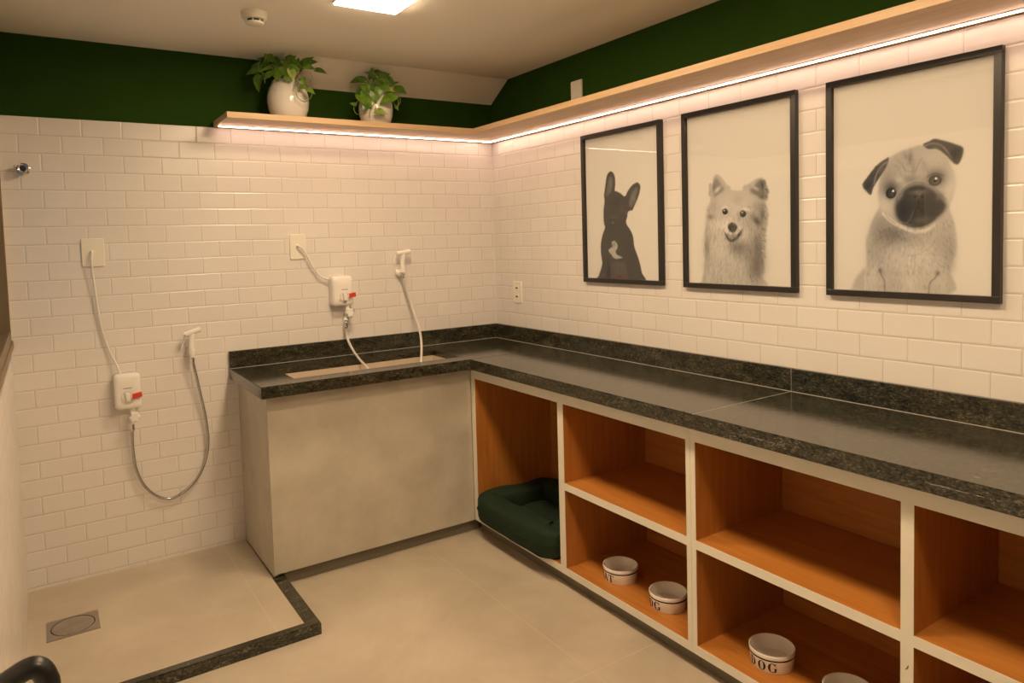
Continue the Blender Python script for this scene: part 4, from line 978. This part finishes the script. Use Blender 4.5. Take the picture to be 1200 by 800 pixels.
lv1 = [LV(*a, o1) for a in [
 (245, 300, .05, -1, -.15, 150, 'd'), (262, 360, .08, -.25, -1, 150, 'd'), (250, 245, .02, -1, .05, 120, 'a'), (290, 190, 0, -.9, .35, 110, 'd'),
 (330, 200, .04, -.3, 1, 110, 'a'), (345, 290, .07, -.6, -.3, 110, 'a'), (385, 250, .02, -.2, .8, 110, 'd'), (430, 200, 0, .3, .6, 105, 'd'), (400, 320, .09, .1, -.8, 110, 'a'),
 (465, 130, .03, 1, -.55, 165, 'a'), (480, 230, .02, .6, .4, 110, 'd'), (520, 240, .05, .7, -.2, 110, 'd'), (470, 300, .09, .4, -.6, 130, 'a'), (440, 350, .10, -.3, -.6, 100, 'a'),
 (540, 330, .10, .3, -.9, 110, 'v'), (520, 300, .07, .9, -.1, 110, 'a'), (610, 280, .05, .8, .6, 160, 'd'), (650, 250, .03, 1, .15, 120, 'd'), (650, 300, .08, .9, -.05, 110, 'a'),
 (725, 300, .02, 1, -.15, 105, 'd'), (615, 470, .10, .9, -.15, 75, 'a'), (680, 500, .10, .8, -.35, 80, 'a'), (640, 400, .10, .2, -.9, 70, 'a'), (300, 270, .06, .2, .6, 90, 'd'),
 (360, 350, .10, -.5, -.5, 90, 'd'), (560, 270, .02, .1, .9, 100, 'd'), (265, 410, .09, -.3, -1, 110, 'a'), (500, 380, .11, .6, -.5, 80, 'a')]]
tr1 = [[((a-455)*U, (385-b)*U, c_) for a, b, c_ in t_] for t_ in (
 [(560, 400, .06), (575, 480, .11), (590, 560, .11), (640, 600, .10), (690, 580, .10), (715, 530, .10)],
 [(590, 380, .06), (630, 420, .10), (690, 440, .10), (720, 390, .10), (700, 350, .09)],
 [(600, 400, .08), (585, 470, .11), (600, 520, .11), (640, 480, .11)],
 [(320, 350, .08), (270, 330, .10), (255, 260, .08), (270, 200, .06)],
 [(420, 370, .10), (400, 410, .11), (380, 420, .11)], [(340, 380, .10), (320, 400, .11), (315, 435, .11)])]
plant('left-hand trailing green plant in a round white pot on the oak shelf', (-1.317, -.150, SZ1), .103, .198, round_prof, lv1, tr1, 5)
U = .00050
o2 = (360, 430)
lv2 = [LV(*a, o2) for a in [
 (235, 500, .10, .75, -.75, 210, 'a'), (590, 510, .10, -.8, -.35, 200, 'a'), (590, 430, .07, .75, -.35, 190, 'd'), (380, 480, .11, .1, -.6, 130, 'a'),
 (300, 210, 0, -.2, .95, 100, 'd'), (345, 215, 0, .9, .15, 110, 'd'), (310, 200, 0, .6, .5, 90, 'd'), (260, 205, 0, -.8, .2, 70, 'd'), (200, 310, .03, -1, -.15, 120, 'd'), (260, 320, .04, -.5, .3, 120, 'd'),
 (340, 290, .03, .1, .8, 120, 'd'), (420, 280, .03, .6, .2, 140, 'd'), (500, 300, .03, .8, -.5, 120, 'd'), (270, 380, .08, .2, -.6, 120, 'a'), (390, 340, .06, .4, -.5, 120, 'd'),
 (470, 330, .05, .6, -.6, 130, 'd'), (330, 390, .08, .2, -.9, 120, 'a'), (480, 400, .09, .5, -.5, 130, 'a'), (510, 450, .10, .9, -.1, 110, 'v'), (230, 420, .06, -.4, -.6, 120, 'd'),
 (180, 600, .10, -.7, .35, 75, 'a'), (300, 590, .11, -.3, -.8, 110, 'd'), (395, 680, .115, 1, -.15, 150, 'v'), (600, 620, .09, .4, -.6, 60, 'a'), (430, 430, .10, .0, -.9, 120, 'a'), (560, 380, .05, .7, .25, 100, 'd')]]
tr2 = [[((a-360)*U, (430-b)*U, c_) for a, b, c_ in t_] for t_ in (
 [(230, 520, .08), (190, 580, .11), (160, 640, .10), (200, 700, .11), (300, 690, .12)],
 [(640, 520, .06), (650, 580, .09), (600, 640, .09), (590, 610, .09)],
 [(400, 560, .11), (340, 660, .12), (330, 720, .125), (345, 760, .16)], [(560, 470, .09), (630, 560, .10), (620, 660, .10)])]
plant('right-hand trailing green plant covering its white pot on the oak shelf', (-.842, -.155, SZ1), .093, .185, round_prof, lv2, tr2, 11)

# ---------------------------------------------------------------- black handle at the left edge
ph_ = thing('pull_handle', 'black loop handle on the left wall in the lower left corner', 'handle', (W, -2.62, .66))
yh, xh = -2.62, -2.442
MB().tube([(W+.004, yh, .925), (W+.05, yh, .940), (xh-.022, yh, .953), (xh-.008, yh, .950), (xh, yh, .934), (xh+.003, yh, .90), (xh+.003, yh, .72), (xh, yh, .696), (xh-.008, yh, .684), (W+.05, yh, .680), (W+.004, yh, .684)], .0145, n=16, sub=5).build('grip', M_rubber, ph_, smooth=3)
for z in (.925, .684):
    MB().lathe([(0, .0004), (.026, .0004), (.026, .006), (.020, .009), (0, .009)], Matrix.Translation((W, yh, z)) @ Matrix.Rotation(math.pi/2, 4, 'Y'), n=28).build('mounting_plate', M_rubber, ph_, smooth=.6)

# ---------------------------------------------------------------- outdoors seen through the window, camera
w = bpy.data.worlds.new('dusk'); SC.world = w; w.use_nodes = True
w.node_tree.nodes['Background'].inputs[0].default_value = (.62, .74, 1.0, 1)
w.node_tree.nodes['Background'].inputs[1].default_value = 1.0
cam = bpy.data.cameras.new('camera'); co = bpy.data.objects.new('camera', cam); COL.objects.link(co); SC.camera = co
F, PX, PY = 825.5382, 578.5858, 328.6483
yaw, pitch, roll = -.5702, -.057, -.0296
cp, sp_ = math.cos(pitch), math.sin(pitch)
f = Vector((-math.sin(yaw)*cp, math.cos(yaw)*cp, sp_)); rt = Vector((math.cos(yaw), math.sin(yaw), 0)); up = rt.cross(f)
rt, up = rt*math.cos(roll)+up*math.sin(roll), up*math.cos(roll)-rt*math.sin(roll)
co.matrix_world = Matrix(((rt.x, up.x, -f.x, CAM.x), (rt.y, up.y, -f.y, CAM.y), (rt.z, up.z, -f.z, CAM.z), (0, 0, 0, 1)))
cam.sensor_fit = 'HORIZONTAL'; cam.sensor_width = 36; cam.lens = F/1200*36
cam.shift_x = (600-PX)/1200; cam.shift_y = (PY-400)/1200
cam.clip_start = .02

# the main floor is the zero level
for o in list(COL.objects):
    if o.parent is None: o.location.z += .05

SC.view_settings.view_transform = 'Standard'; SC.view_settings.look = 'None'
SC.view_settings.gamma = 1; SC.view_settings.use_curve_mapping = False
SC.view_settings.exposure = 0.0
SC.cycles.max_bounces = 10; SC.cycles.diffuse_bounces = 6; SC.cycles.glossy_bounces = 4; SC.cycles.transparent_max_bounces = 12
SC.cycles.sample_clamp_indirect = 4; SC.cycles.use_denoising = True
